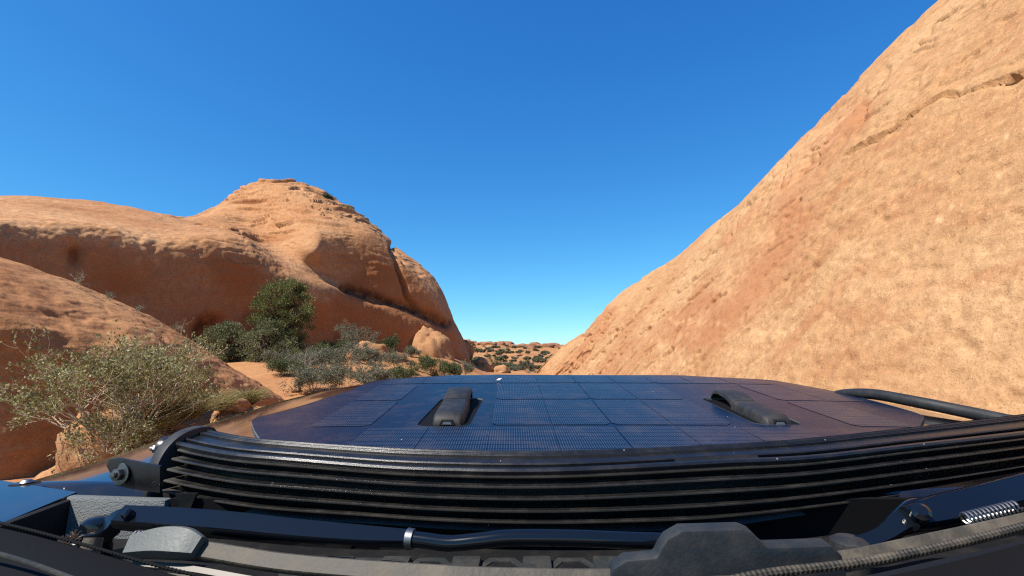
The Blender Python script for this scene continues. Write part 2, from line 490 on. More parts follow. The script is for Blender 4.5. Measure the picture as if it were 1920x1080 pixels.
rows.append(Brow)
CRACK = [(1560, 300), (1625, 268), (1690, 232), (1730, 200), (1765, 182), (1830, 165), (1880, 150), (1960, 120), (2050, 90)]
def bed_noise(px, py, a, b, seed):
    ca, sa = math.cos(math.radians(47)), math.sin(math.radians(47))
    al = px * ca - py * sa; ac = px * sa + py * ca
    return fbm(np.stack([al / a, ac / b, np.zeros_like(px)], -1), 1.0, 4, seed)
def disp_right(P, px, py, v):
    d = .08 * fbm(P, .25, 2, 21) + .022 * fbm(P, 1.3, 3, 22) + .012 * fbm(P, 4.5, 3, 23)
    d -= .022 * sstep(.25, .5, fbm(P, 3.2, 2, 24, stretch=(1, 1, 1.6)))                    # shallow pockets
    sc = np.linalg.norm(P - np.array([0, 0, CZ]), axis=1) / 20
    ck = seg_dist(px + 9 * fbm(P, 1.2, 3, 25), py + 9 * fbm(P, 1.5, 3, 26), CRACK)
    below = np.interp(px, [p[0] for p in CRACK], [p[1] for p in CRACK])
    brk = sstep(-.25, .35, fbm(P, .9, 3, 35)); brk2 = sstep(-.3, .2, fbm(P, 1.7, 2, 36))
    d += sc * (.12 * np.exp(-(ck / (4 + 9 * brk2)) ** 2) * (py < below) * (.25 + .75 * brk) - .24 * np.exp(-(ck / (2.5 + 4 * brk2)) ** 2) * (py >= below) * brk) * sstep(1520, 1640, px)
    d += sc * .05 * np.exp(-(ck / 22) ** 2) * fbm(P, 3.5, 3, 37) * sstep(1560, 1660, px)
    rg = np.random.default_rng(77)
    for _ in range(110):
        cx_ = rg.uniform(1060, 1900); lim = np.interp(cx_, [1004, 1100, 1280, 1440, 1600, 1800], [702, 620, 478, 340, 190, -15])
        cy_ = lim + 8 + rg.exponential(110); an = math.radians(rg.normal(52 if cx_ < 1600 else 38, 12)); ln = rg.uniform(8, 34); w_ = rg.uniform(1.2, 2.6)
        a0 = (cx_ - ln * math.cos(an), cy_ + ln * math.sin(an)); a1 = (cx_ + ln * math.cos(an), cy_ - ln * math.sin(an))
        sel = np.nonzero((np.abs(px - cx_) < ln + 12) & (np.abs(py - cy_) < ln + 12))[0]
        if len(sel) == 0: continue
        wob_ = 2.5 * fbm(P[sel], 2.5, 2, 38)
        d[sel] -= sc[sel] * rg.uniform(.05, .14) * np.exp(-(seg_dist(px[sel] + wob_, py[sel] + wob_, [a0, a1]) / w_) ** 2)
    for pts, wd, a in (([(1530, 240), (1590, 205), (1610, 190)], 10, .07), ([(1395, 395), (1430, 355), (1445, 345)], 5, .14), ([(1345, 440), (1400, 385)], 5, .10), ([(1205, 525), (1250, 497)], 4, .10),
                       ([(1610, 215), (1660, 130)], 8, .09), ([(1190, 590), (1215, 545)], 3, .12), ([(1090, 640), (1103, 628)], 3, .10),
                       ([(1700, 620), (1740, 612)], 4, .05), ([(1665, 362), (1710, 345)], 5, .06), ([(1120, 640), (1128, 625)], 2, .09), ([(1160, 628), (1166, 615)], 2, .10), ([(1150, 632), (1156, 618)], 2, .10),
                       ([(1880, 735), (1915, 748)], 7, .12)):
        q = seg_dist(px + 4 * fbm(P, 2, 2, 27), py + 4 * fbm(P, 2, 2, 28), pts)
        d -= sc * a * np.exp(-(q / wd) ** 2)
    bn = bed_noise(px, py, 110, 11, 92)
    d -= sc * .07 * sstep(.18, .42, bn) * sstep(1900, 1500, px)
    d -= .022 * sstep(.30, .42, fbm(P, 4.2, 3, 39, stretch=(1, 1, 1.5))) * sstep(1250, 1500, px)
    for _ in range(46):
        cx_ = rg.uniform(1080, 1640); lim = np.interp(cx_, [1004, 1100, 1280, 1440, 1600, 1800], [702, 620, 478, 340, 190, -15])
        cy_ = lim + 10 + rg.uniform(0, 1) ** 1.5 * (690 - lim); an = math.radians(rg.normal(49, 5)); ln = rg.uniform(28, 80); w_ = rg.uniform(.9, 1.7)
        a0 = (cx_ - ln * math.cos(an), cy_ + ln * math.sin(an)); a1 = (cx_ + ln * math.cos(an), cy_ - ln * math.sin(an))
        sel = np.nonzero((np.abs(px - cx_) < ln + 12) & (np.abs(py - cy_) < ln + 12))[0]
        if len(sel) == 0: continue
        wob_ = 5 * fbm(P[sel], .8, 3, 40)
        d[sel] -= sc[sel] * rg.uniform(.03, .09) * np.exp(-(seg_dist(px[sel] + wob_, py[sel] + wob_, [a0, a1]) / w_) ** 2) * sstep(-.2, .3, fbm(P[sel], 1.3, 2, 43))
    ridges = fbm(P, .9, 3, 31, stretch=(.5, .5, .5)) 
    beds = np.abs(fbm(P @ np.array([[.8, .3, -.5], [-.2, .9, .3], [.5, -.2, .8]]), .8, 3, 33, stretch=(.25, .25, 2.4)))
    d += .05 * beds * sstep(1900, 1300, px) * (1 + ridges)
    return d
def attr_right(P, px, py):
    w = fbm(P, .5, 4, 41); w2 = fbm(P, .8, 3, 42)
    red = 0
    for pts, wd in (([(1610, 200), (1530, 300), (1480, 350)], 24), ([(1500, 400), (1440, 500), (1400, 530)], 42), ([(1420, 520), (1350, 600), (1310, 640)], 34),
                    ([(1330, 560), (1270, 620)], 30), ([(1150, 580), (1095, 640), (1062, 700)], 10), ([(1330, 620), (1295, 650)], 22)):
        q = seg_dist(px + 26 * w, py + 26 * w2, pts)
        red = np.maximum(red, np.exp(-(q / wd) ** 2))
    pm = 0
    for pts, wd in (([(1210, 595), (1290, 605), (1360, 610)], 5), ([(1215, 630), (1260, 660), (1300, 700)], 7), ([(1400, 620), (1500, 625)], 6), ([(1880, 735), (1915, 748)], 12)):
        q = seg_dist(px + 8 * w, py + 8 * w2, pts)
        pm = np.maximum(pm, np.exp(-(q / wd) ** 2))
    spots = 0
    for (sx, sy, r) in ((1762, 412, 9), (1785, 388, 6), (1888, 257, 6), (1875, 330, 5), (1725, 700, 6)):
        spots = np.maximum(spots, np.exp(-(np.hypot(px - sx, py - sy) / r) ** 4))
    fade = sstep(1850, 1500, px); bn = bed_noise(px, py, 230, 30, 91)
    red = np.maximum(red, .55 * fade * sstep(.05, .55, bn)); pm = np.maximum(pm, .6 * fade * sstep(-.1, -.55, bn))
    return {'red': np.clip(.95 * red, 0, .9), 'palemark': np.clip(.5 * pm * sstep(-.2, .3, fbm(P, 2.5, 3, 44)) + .8 * spots, 0, 1)}
tag(rock_sheet('sandstone_slope', rows, 760, 520, M_RIGHT, disp_right, attr_right), 'huge sunlit orange slickrock slope filling the right side', 'rock slope', kind='structure')

# --- the dome and ridge on the left
#        crest               alcove top          alcove foot         ledge lip           base
cols = [((-500, 400, 17), (-480, 430, 14.5), (-470, 452, 13.3), (-465, 478, 12.4), (-450, 840, 12.75)),
        ((-240, 378, 21), (-230, 400, 18.6), (-222, 420, 17.2), (-218, 447, 16.2), (-210, 780, 16.55)),
        ((0, 368, 26), (0, 384, 23.3), (0, 404, 21.5), (0, 432, 20.2), (0, 745, 20.55)),
        ((100, 372, 27.5), (100, 388, 25), (100, 408, 23), (100, 438, 21.7), (100, 740, 22.05)),
        ((200, 386, 29), (200, 400, 26.5), (200, 418, 24.6), (200, 443, 23.2), (200, 735, 23.55)),
        ((300, 406, 31), (300, 420, 28), (300, 436, 26.2), (300, 464, 24.7), (300, 730, 25.05)),
        ((350, 411, 35), (375, 424, 31), (390, 438, 28.5), (400, 458, 26.3), (400, 725, 26.65)),
        ((400, 391, 40), (425, 420, 34.5), (445, 444, 30), (460, 470, 27.5), (455, 722, 27.85)),
        ((440, 366, 43), (480, 430, 35.5), (500, 470, 31.2), (510, 507, 28.4), (505, 720, 28.75)),
        ((500, 346, 44.5), (575, 450, 32.0), (572, 500, 31.7), (560, 531, 29.4), (560, 718, 29.55)),
        ((570, 353, 44), (612, 437, 33.0), (617, 522, 32.9), (612, 545, 30.8), (612, 715, 30.95)),
        ((630, 382, 43), (655, 436, 34.3), (655, 538, 34.0), (648, 560, 32.6), (648, 710, 32.75)),
        ((690, 421, 42), (700, 444, 35.3), (708, 556, 35.0), (700, 580, 34.2), (702, 706, 34.00)),
        ((740, 465, 41.5), (748, 484, 36.5), (757, 572, 36.2), (752, 600, 35.7), (756, 702, 35.50)),
        ((800, 513, 41.5), (800, 540, 37.7), (802, 588, 37.4), (800, 615, 37), (802, 698, 36.80)),
        ((832, 556, 42), (831, 578, 38.9), (838, 610, 38.8), (836, 636, 38.4), (840, 694, 38.20)),
        ((853, 606, 42.6), (853, 622, 40.3), (858, 642, 40.2), (857, 656, 39.8), (864, 690, 39.60)),
        ((880, 664, 43.4), (881, 668, 42.4), (882, 672, 41.5), (883, 678, 40.8), (884, 690, 40.60))]
R0 = np.array([at(*c[0]) for c in cols]); R2 = np.array([at(*c[1]) for c in cols]); R3 = np.array([at(*c[2]) for c in cols]); R4 = np.array([at(*c[3]) for c in cols]); R6 = np.array([at(*c[4]) for c in cols])
R6[:, 2] = np.minimum(R6[:, 2], .2)
R1 = .5 * R0 + .5 * R2 + np.array([0, 0, .25]) * (np.linalg.norm(R0 - R2, axis=1)[:, None] / 8)
R5 = .5 * R4 + .5 * R6 + np.array([-.12, .12, 0])
rd = R0 - np.array([0, 0, CZ]); rd /= np.linalg.norm(rd, axis=1, keepdims=True)
back1 = R0 + rd * 4 + np.array([0, 0, -.6]); back2 = R0 + rd * 14; back2[:, 2] = np.maximum(back2[:, 2] * .4, 0); back3 = R0 + rd * 20; back3[:, 2] = -2
rows = [back3, back2, back1, R0, R1, R2, R3, R4, R5, R6]
def disp_dome(P, px, py, v):
    d = .30 * fbm(P, .12, 2, 51) + .06 * fbm(P, .6, 3, 52) + .025 * fbm(P, 2.0, 3, 53)
    # cross-bedded ledges near the summit
    up = sstep(330, 480, px) * sstep(1.0, 5.0, P[:, 2] - 4.5)
    up = up * sstep(-2, 26, np.interp(px, [300, 420, 500, 570, 612, 655, 700, 750, 800, 860], [440, 455, 470, 446, 432, 430, 438, 470, 520, 600]) - py)
    zz = P[:, 2] + .10 * P[:, 0] + .9 * fbm(P, .13, 3, 54)
    n = fbm(P, .30, 3, 55, stretch=(.7, .7, 2.2))
    f1 = np.mod(zz * .85, 1.0); f2 = np.mod(zz * 1.9 + 1.1 * n + .4 * fbm(P, .9, 2, 64), 1.0)
    m1 = sstep(-.15, .35, n) * sstep(400, 470, px); m2 = sstep(.1, -.3, n)
    saw = lambda f: np.where(f < .93, 1 - f / .93, (f - .93) / .07)
    d += up * (.40 * m1 * (saw(f1) - .4) + .30 * (.35 + .65 * m2) * (saw(f2) - .4) + .07 * (saw(np.mod(zz * 4.3 + n, 1)) - .5))
    up2 = sstep(300, 420, px) * (1 - up) * sstep(2.5, 5, P[:, 2])
    d += up2 * .06 * (saw(np.mod(zz * 1.7 + 2.2 * n, 1)) - .5) * sstep(-.1, .4, fbm(P, .5, 2, 63)) * sstep(545, 500, py)
    # crumbly rim where the ridge rounds over
    rim = np.exp(-((py - np.interp(px, [0, 200, 300, 400, 460, 560], [428, 440, 462, 456, 470, 528])) / 22) ** 2) * sstep(600, 480, px)
    d += rim * (.08 * fbm(P, 1.6, 3, 56) - .06 * sstep(.1, .5, fbm(P, 1.1, 3, 57)))
    # the crack right of the alcove
    ck = seg_dist(px + 5 * fbm(P, .7, 2, 58), py, [(735, 455), (745, 500), (755, 530), (765, 560), (780, 580)])
    d -= .55 * np.exp(-(ck / 4.5) ** 2)
    ck = seg_dist(px + 6 * fbm(P, .7, 2, 59), py + 5 * fbm(P, .8, 2, 60), [(742, 470), (765, 495), (785, 515)])
    d -= .45 * np.exp(-(ck / 5) ** 2)
    # the low undercut below the dark seam, the hollow behind the juniper
    d -= .35 * np.exp(-(seg_dist(px, py + 4 * fbm(P, .6, 3, 61), [(645, 540), (700, 557), (760, 575), (800, 590), (838, 607)]) / 8) ** 2)
    d -= .9 * np.exp(-(np.hypot((px - 395) / 34, (py - 640) / 45)) ** 4)
    d -= .4 * np.exp(-(np.hypot((px - 142) / 14, (py - 480) / 26)) ** 2)
    return d
def attr_dome(P, px, py):
    w = fbm(P, .5, 4, 71)
    st = np.exp(-(seg_dist(px + 12 * w, py + 6 * w, [(640, 537), (700, 556), (760, 578), (800, 592), (838, 606)]) / 9) ** 2)  # dark varnish seam along the alcove foot
    st = np.maximum(st, .8 * np.exp(-(np.hypot((px - 388 + 8 * w) / 30, (py - 625) / 42)) ** 4))  # from here, darker patches beside the plants and in the small hollow
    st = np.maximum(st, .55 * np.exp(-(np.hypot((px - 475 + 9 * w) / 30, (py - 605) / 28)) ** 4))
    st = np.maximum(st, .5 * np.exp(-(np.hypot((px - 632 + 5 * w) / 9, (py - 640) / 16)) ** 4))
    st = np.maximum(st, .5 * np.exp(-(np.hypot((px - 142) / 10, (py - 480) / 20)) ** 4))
    pm = 0
    for pts, wd in (([(200, 436), (245, 446), (275, 452)], 14), ([(262, 482), (290, 492)], 10), ([(300, 455), (335, 462)], 6)):
        pm = np.maximum(pm, np.exp(-(seg_dist(px + 10 * w, py + 6 * w, pts) / wd) ** 2) * sstep(-.1, .35, fbm(P, 2.4, 3, 73)))
    face = sstep(0, 26, py - np.interp(px, [0, 200, 300, 400, 460, 560, 612, 700, 760, 840], [436, 446, 470, 462, 478, 536, 552, 470, 500, 590]))
    red = (.45 + .4 * sstep(-.2, .5, fbm(P, .25, 3, 72))) * face  # wall below the rim redder, some of its shade put into the colour
    return {'darkmark': st, 'palemark': .8 * pm, 'red': red}
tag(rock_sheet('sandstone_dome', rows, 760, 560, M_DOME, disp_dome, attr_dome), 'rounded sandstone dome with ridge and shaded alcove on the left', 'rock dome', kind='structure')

# --- the near fin on the left
cols = [((-420, 450, 7.2), (-400, 600, 5.76), (-400, 1100, 5.88)),
        ((-200, 425, 7.6), (-190, 543, 6.08), (-190, 1060, 6.20)),
        ((-80, 465, 7.9), (-78, 570, 6.32), (-78, 1030, 6.44)),
        ((0, 488, 8.2), (4, 590, 6.56), (4, 1000, 6.68)),
        ((100, 522, 8.7), (92, 626, 6.96), (92, 950, 7.08)),
        ((200, 562, 9.3), (180, 658, 7.44), (180, 900, 7.56)),
        ((270, 592, 9.8), (250, 673, 7.84), (250, 880, 7.96)),
        ((340, 631, 10.4), (322, 708, 8.32), (322, 850, 8.44)),
        ((400, 666, 11.0), (386, 721, 9.57), (386, 825, 9.69)),
        ((460, 702, 11.7), (448, 741, 10.18), (448, 800, 10.30)),
        ((520, 740, 12.5), (510, 761, 11.75), (510, 790, 11.87)),
        ((560, 768, 13.0), (558, 781, 12.22), (558, 795, 12.34))]
R0 = np.array([at(*c[0]) for c in cols]); R2 = np.array([at(*c[1]) for c in cols]); R4 = np.array([at(*c[2]) for c in cols])
R1 = .55 * R0 + .45 * R2 + np.array([.05, -.05, .10]); R3 = .66 * R2 + .34 * R4
rd = R0 - np.array([0, 0, CZ]); rd /= np.linalg.norm(rd, axis=1, keepdims=True)
b1 = R0 + rd * .7 + np.array([0, 0, -.12]); b2 = R0 + rd * 2.6; b2[:, 2] -= 1.5; b3 = R0 + rd * 4; b3[:, 2] = -.5
rows = [b3, b2, b1, R0, R1, R2, R3, R4]
def disp_fin(P, px, py, v):
    d = .09 * fbm(P, .35, 2, 81) + .012 * fbm(P, 1.8, 3, 82) + .009 * fbm(P, 5, 3, 83)
    rim = sstep(.45, .6, v) * sstep(.85, .7, v)
    d += rim * (.03 * fbm(P, 1.6, 3, 84) - .03 * sstep(.05, .4, fbm(P, 1.3, 3, 85)))
    d += .02 * fbm(P, 3.0, 3, 86, stretch=(.5, .5, 2.2))
    return d
def attr_fin(P, px, py):
    return {'red': .55 * sstep(0, .5, fbm(P, .4, 3, 88)) * sstep(600, 700, py), 'darkmark': .15 * sstep(.1, .5, fbm(P, .7, 4, 89)) * sstep(560, 640, py) * sstep(450, 100, px)}
tag(rock_sheet('sandstone_fin', rows, 560, 420, M_FIN, disp_fin, attr_fin), 'low sandstone fin sloping down behind the pale bush, nearest on the left', 'rock fin', kind='structure')

# --- boulders and rock lumps
def boulder(name, label, c, size, seed, mat=M_BOULDER, rot=0.0, n=48, rough=.16, cat='boulder', flat=0.0, group=None):
    u, v = np.meshgrid(np.linspace(0, 2 * np.pi, n, endpoint=False), np.linspace(.001, np.pi - .001, n // 2))
    D = np.stack([np.cos(u) * np.sin(v), np.sin(u) * np.sin(v), np.cos(v)], -1).reshape(-1, 3)
    r = 1 + rough * fbm(D, 1.3, 4, seed) + .35 * rough * fbm(D, 5, 3, seed + 9)
    if flat: D = np.sign(D) * np.abs(D) ** (1 - flat)
    P = D * r[:, None] * np.asarray(size)
    cr, sr = math.cos(rot), math.sin(rot)
    P = np.stack([P[:, 0] * cr - P[:, 1] * sr, P[:, 0] * sr + P[:, 1] * cr, P[:, 2]], -1)
    me = np_mesh(name, P, grid_faces(n // 2, n, True))
    o = obj(name, me, mat); o.location = V(c)
    return tag(o, label, cat, group)
def on_ground(px, y, dz=0.0):
    x = (px - 960) / F * (y * cp + 0)      # near enough for a first guess
    for _ in range(6):
        z = gz(x, y)
        w = y * cp + (z - CZ) * sp
        x = (px - 960) / F * w
    return np.array([x, y, gz(x, y) + dz])

p = on_ground(805, 36.5); boulder('sandstone_mound', 'smooth sunlit sandstone mound at the foot of the dome', (p[0] + .0, p[1], p[2] - .9), (1.75, 1.6, 2.55), 5, cat='rock mound', rough=.24)
p = on_ground(905, 47); boulder('leaning_rock', 'dark leaning rock block in shade at the end of the dome', (p[0] - .1, p[1], p[2] + .15), (1.25, 1.6, .85), 8, flat=.1, rough=.3)
p = on_ground(872, 46); boulder('block_of_rock', 'small brown rock knob peeking out behind the dome foot', (p[0] - .2, p[1] + 2, p[2] + .9), (.75, .9, 1.0), 12, rough=.3)
p = on_ground(938, 52); boulder('slab_of_rock', 'pale grey slab of rock beside the track ahead', (p[0], p[1], p[2] + .25), (1.0, 1.2, .6), 15, rough=.3)
p = on_ground(700, 27); boulder('crumbled_rock', 'crumbled orange rock lump among the bushes below the dome', (p[0] - .3, p[1], p[2] + .35), (1.05, .8, .6), 22, rough=.3)
p = at(436, 765, 9.0); boulder('straw_side_rock', 'small pale rock between two straw grass tufts', p, (.26, .24, .17), 26, rough=.25)
p = at(140, 845, 6.2); boulder('pedestal_rock', 'lit orange rock under the big leafy shrub, beside the hood', (p[0] + .10, p[1] + .25, p[2] - .15), (.36, .38, .58), 31, flat=.08, rough=.2)
p = at(250, 850, 6.9); boulder('sand_bank', 'orange earth bank beneath the big leafy shrub', (p[0] + .35, p[1] + .1, p[2] - .35), (1.5, .8, .66), 35, rough=.2, cat='earth bank')
p = at(440, 800, 9.2); boulder('sand_bank', 'low earth bank carrying the straw grass tufts', (p[0], p[1] + .1, p[2] - .1), (1.7, .9, .42), 37, rough=.2, cat='earth bank')

for k in range(22):
    px_ = RNG.uniform(535, 900); y_ = RNG.uniform(14, 34); q = on_ground(px_, y_); r_ = RNG.uniform(.05, .16)
    boulder('loose_stone', 'small loose stone lying on the orange sand', (q[0], q[1], q[2] + r_ * .3), (r_ * 1.3, r_, r_ * .7), 400 + k, M_BOULDER, RNG.uniform(0, 3), 16, .35, 'stone', .2, 'loose stones on the sand')
# --- rock ledges on the far rise
for k in range(26):
    y = 218 + RNG.uniform(-14, 22); x = -26 + k * 2.1 + RNG.uniform(-1, 1)
    z = gz(x, y)
    boulder('ledge_block', 'red brown caprock block on the distant skyline', (x, y, z + .5), (RNG.uniform(1.4, 3.6), 1.8, RNG.uniform(.7, 1.4)), 100 + k, M_MESA, RNG.uniform(-.3, .3), 20, .3, 'rock ledge', .35, 'caprock blocks along the distant skyline')

# ------------------------------------------------------------------ plants
def leaf_mesh(name, P, D, length, width, mat):
    n = len(P)
    D = D / np.maximum(np.linalg.norm(D, axis=1, keepdims=True), 1e-6)
    R = RNG.normal(size=(n, 3)); S = np.cross(D, R); S /= np.maximum(np.linalg.norm(S, axis=1, keepdims=True), 1e-6)
    Lh = (length * RNG.uniform(.6, 1.3, n))[:, None]; W = (width * RNG.uniform(.7, 1.3, n))[:, None]
    v = np.stack([P, P + D * Lh * .45 + S * W, P + D * Lh, P + D * Lh * .45 - S * W], 1).reshape(-1, 3)
    me = np_mesh(name, v, np.arange(4 * n).reshape(n, 4), False)
    me.materials.append(mat)
    return me
def seg_mesh(name, A, B, ra, rb, mat, k=4):
    A, B = np.asarray(A), np.asarray(B); n = len(A)
    T = B - A; T /= np.maximum(np.linalg.norm(T, axis=1, keepdims=True), 1e-6)
    up = np.where(np.abs(T[:, 2:]) > .9, np.array([[1., 0, 0]]), np.array([[0, 0, 1.]]))
    a = np.cross(T, up); a /= np.linalg.norm(a, axis=1, keepdims=True); b = np.cross(T, a)
    ra, rb = np.asarray(ra)[:, None], np.asarray(rb)[:, None]
    vs = []
    for C, r in ((A, ra), (B, rb)):
        for j in range(k):
            q = 2 * math.pi * j / k
            vs.append(C + r * (math.cos(q) * a + math.sin(q) * b))
    v = np.stack(vs, 1).reshape(-1, 3)
    base = (np.arange(n) * 2 * k)[:, None]
    fs = [np.concatenate([base + j, base + (j + 1) % k, base + k + (j + 1) % k, base + k + j], 1) for j in range(k)]
    me = np_mesh(name, v, np.concatenate(fs), True)
    me.materials.append(mat)
    return me
def grow(rng, n_stem, height, spread, depth=4, split=2.4, wob=.25, r0=.02, up=.35, base_r=.06, lean=(0, 0)):
    """branching stems; returns segments A,B,ra,rb and tips (point, direction, level)"""
    A, B, ra, rb, tips = [], [], [], [], []
    def go(p, d, L, r, lev):
        nseg = 3
        for s in range(nseg):
            d2 = d + rng.normal(size=3) * wob * .5 + np.array([0, 0, up * .18])
            d2 /= np.linalg.norm(d2)
            q = p + d2 * L / nseg
            A.append(p); B.append(q); ra.append(r); rb.append(r * .86)
            if lev >= 1: tips.append((q, d2, lev))
            p, d, r = q, d2, r * .86
            if lev < depth and s > 0 and rng.random() < .45:
                e = d + rng.normal(size=3) * .55; e /= np.linalg.norm(e)
                go(p, e, L * rng.uniform(.45, .7), r * .62, lev + 1)
        if lev < depth:
            for _ in range(int(split + rng.random())):
                e = d + rng.normal(size=3) * .42; e /= np.linalg.norm(e)
                go(p, e, L * rng.uniform(.5, .8), r * .68, lev + 1)
    for i in range(n_stem):
        a = rng.uniform(0, 2 * math.pi); t = rng.uniform(.2, 1) * spread
        d = np.array([math.cos(a) * t + lean[0], math.sin(a) * t + lean[1], 1.0]); d /= np.linalg.norm(d)
        p = np.array([math.cos(a), math.sin(a), 0]) * base_r * rng.uniform(0, 1)
        go(p, d, height * rng.uniform(.34, .52), r0 * rng.uniform(.7, 1.1), 0)
    return np.array(A), np.array(B), np.array(ra), np.array(rb), tips
def shrub(name, label, cat, loc, height, spread, seed, leafmat, twigmat, n_stem=7, depth=3, r0=.014, per=3, ll=.035, lw=.010, width=None, up=.35, scat=.03, group=None, split=2.0, wob=.25, lean=(0, 0)):
    rng = np.random.default_rng(seed)
    A, B, ra, rb, tips = grow(rng, n_stem, height, spread, depth, split, wob, r0, up, .03 * height, lean)
    allp = np.concatenate([A, B]); h = np.percentile(allp[:, 2], 99.5); k = height / h
    A = A * k; B = B * k
    kx = 1.0
    if width:
        wd = np.percentile(allp[:, 0] * k, 98) - np.percentile(allp[:, 0] * k, 2); kx = width / wd
        A[:, :2] *= kx; B[:, :2] *= kx
    root = empty(name, V(loc)); tag(root, label, cat, group)
    obj('branches', seg_mesh('branches', A, B, np.maximum(ra, .0012), np.maximum(rb, .001), twigmat, 3), twigmat, root)
    if per > 0:
        tp = np.array([t[0] for t in tips]) * k; tp[:, :2] *= kx; td = np.array([t[1] for t in tips])
        n = int(len(tp) * per); idx = rng.integers(0, len(tp), n)
        P = tp[idx] + rng.normal(size=(n, 3)) * scat; D = td[idx] + rng.normal(size=(n, 3)) * .8
        obj('foliage', leaf_mesh('foliage', P, D, ll, lw, leafmat), leafmat, root)
    return root
def grass(name, label, loc, h, r, n, seed, mat=M_STRAW, group=None):
    rng = np.random.default_rng(seed)
    a = rng.uniform(0, 2 * np.pi, n); q = r * np.sqrt(rng.random(n)) * .35
    base = np.stack([np.cos(a) * q, np.sin(a) * q, np.zeros(n)], 1)
    le = rng.uniform(.25, 1.1, n); out = np.stack([np.cos(a) * le, np.sin(a) * le, np.ones(n)], 1) + rng.normal(size=(n, 3)) * .2
    out /= np.linalg.norm(out, axis=1, keepdims=True)
    L = h * rng.uniform(.55, 1.1, n)[:, None]
    mid = base + out * L * .55; tip = base + out * L + np.stack([np.cos(a), np.sin(a), -.6 * np.ones(n)], 1) * L * .25
    A = np.concatenate([base, mid]); B = np.concatenate([mid, tip])
    w = max(.0022, h * .008)
    me = seg_mesh('blades', A, B, np.concatenate([np.full(n, w), np.full(n, w * .7)]), np.concatenate([np.full(n, w * .7), np.full(n, w * .2)]), mat, 3)
    root = empty(name, V(loc)); tag(root, label, 'grass', group)
    b = obj('blades', me, mat, root); b['kind'] = 'stuff'
    return root
def conifer(name, label, loc, height, width, seed, leafmat, n_clump, per, ll, lw, trunk_h, shape, cat='tree', crown_lift=.15):
    """trunk with limbs reaching into clumps of scale-leaf sprays"""
    rng = np.random.default_rng(seed)
    root = empty(name, V(loc)); tag(root, label, cat)
    cl = []
    while len(cl) < n_clump:
        z = rng.random(); a = rng.uniform(0, 2 * math.pi); rad = width / 2 * shape(z) * math.sqrt(rng.uniform(.15, 1))
        rad *= 1 + .22 * math.sin(3 * a + seed) + .15 * math.sin(5 * a + 7 * z)
        cl.append(np.array([math.cos(a) * rad, math.sin(a) * rad, height * (crown_lift + (1 - crown_lift) * z)]))
    cl = np.array(cl)
    A, B, ra, rb = [], [], [], []
    lean = rng.normal(size=2) * .05
    tp = [np.array([lean[0] * z * height + .04 * math.sin(9 * z), lean[1] * z * height + .04 * math.cos(7 * z), z * height * .9]) for z in np.linspace(0, 1, 9)]
    for i in range(8):
        A.append(tp[i]); B.append(tp[i + 1]); ra.append(width * .045 * (1 - i / 9)); rb.append(width * .045 * (1 - (i + 1) / 9))
    tr = obj('trunk', seg_mesh('trunk', A, B, ra, rb, M_BARK, 8), M_BARK, root)
    A, B, ra, rb = [], [], [], []
    for c in cl:
        j = max(0, min(8, int(c[2] / height * 8 - 1.2))); s = tp[j]
        m = .5 * (s + c) + rng.normal(size=3) * .06 * width
        A += [s, m]; B += [m, c]; ra += [.012 * width, .008 * width]; rb += [.008 * width, .003 * width]
    obj('limbs', seg_mesh('limbs', A, B, ra, rb, M_BARK, 4), M_BARK, root)
    n = n_clump * per
    idx = np.repeat(np.arange(n_clump), per)
    g = rng.normal(size=(n, 3)); g /= np.linalg.norm(g, axis=1, keepdims=True)
    cr = width * rng.uniform(.05, .12, n_clump)
    P = cl[idx] + g * (cr[idx] * rng.uniform(.3, 1.1, n))[:, None] * np.array([1, 1, .9])
    outw = P - np.array([0, 0, height * .3]); outw /= np.linalg.norm(outw, axis=1, keepdims=True)
    D = g * .8 + outw * .6 + np.array([0, 0, .45]) + rng.normal(size=(n, 3)) * .35
    obj('crown', leaf_mesh('crown', P, D, ll, lw, leafmat), leafmat, root)
    return root

# the juniper group under the ridge
zl = at(530, 700, 23.5)
conifer('juniper_tree', 'tall dark green juniper tree against the shaded rock wall', (zl[0], zl[1], zl[2] - .2), 4.35, 2.7, 3, M_JUN, 210, 150, .085, .016, 1.0,
        lambda z: (.62 + .75 * z if z < .5 else 1.0 - 1.5 * (z - .5) ** 2 * 1.6) * (1.0 if z < .97 else .6), crown_lift=.28)
zl = at(425, 690, 22.0)
conifer('juniper_shrub', 'round blue green juniper shrub left of the tall juniper tree', (zl[0], zl[1], zl[2] + .1), 1.75, 2.0, 14, M_JUN2, 110, 110, .075, .016, .4, lambda z: math.sqrt(max(.05, 1 - (2 * z - .9) ** 2)), 'shrub', .1)
zl = at(500, 700, 22.6)
conifer('juniper_shrub', 'spreading green juniper shrub at the foot of the tall juniper tree', (zl[0], zl[1], zl[2]), 2.2, 2.9, 25, M_JUN2, 170, 110, .075, .016, .5, lambda z: math.sqrt(max(.05, 1 - (2 * z - .8) ** 2)), 'shrub', .05)
zl = at(552, 712, 21.5)
conifer('juniper_shrub', 'dark low juniper shrub right below the tall juniper tree', (zl[0], zl[1], zl[2] - .2), 1.35, 1.7, 36, M_JUN, 90, 90, .075, .016, .3, lambda z: math.sqrt(max(.05, 1 - (2 * z - .8) ** 2)), 'shrub', .05)

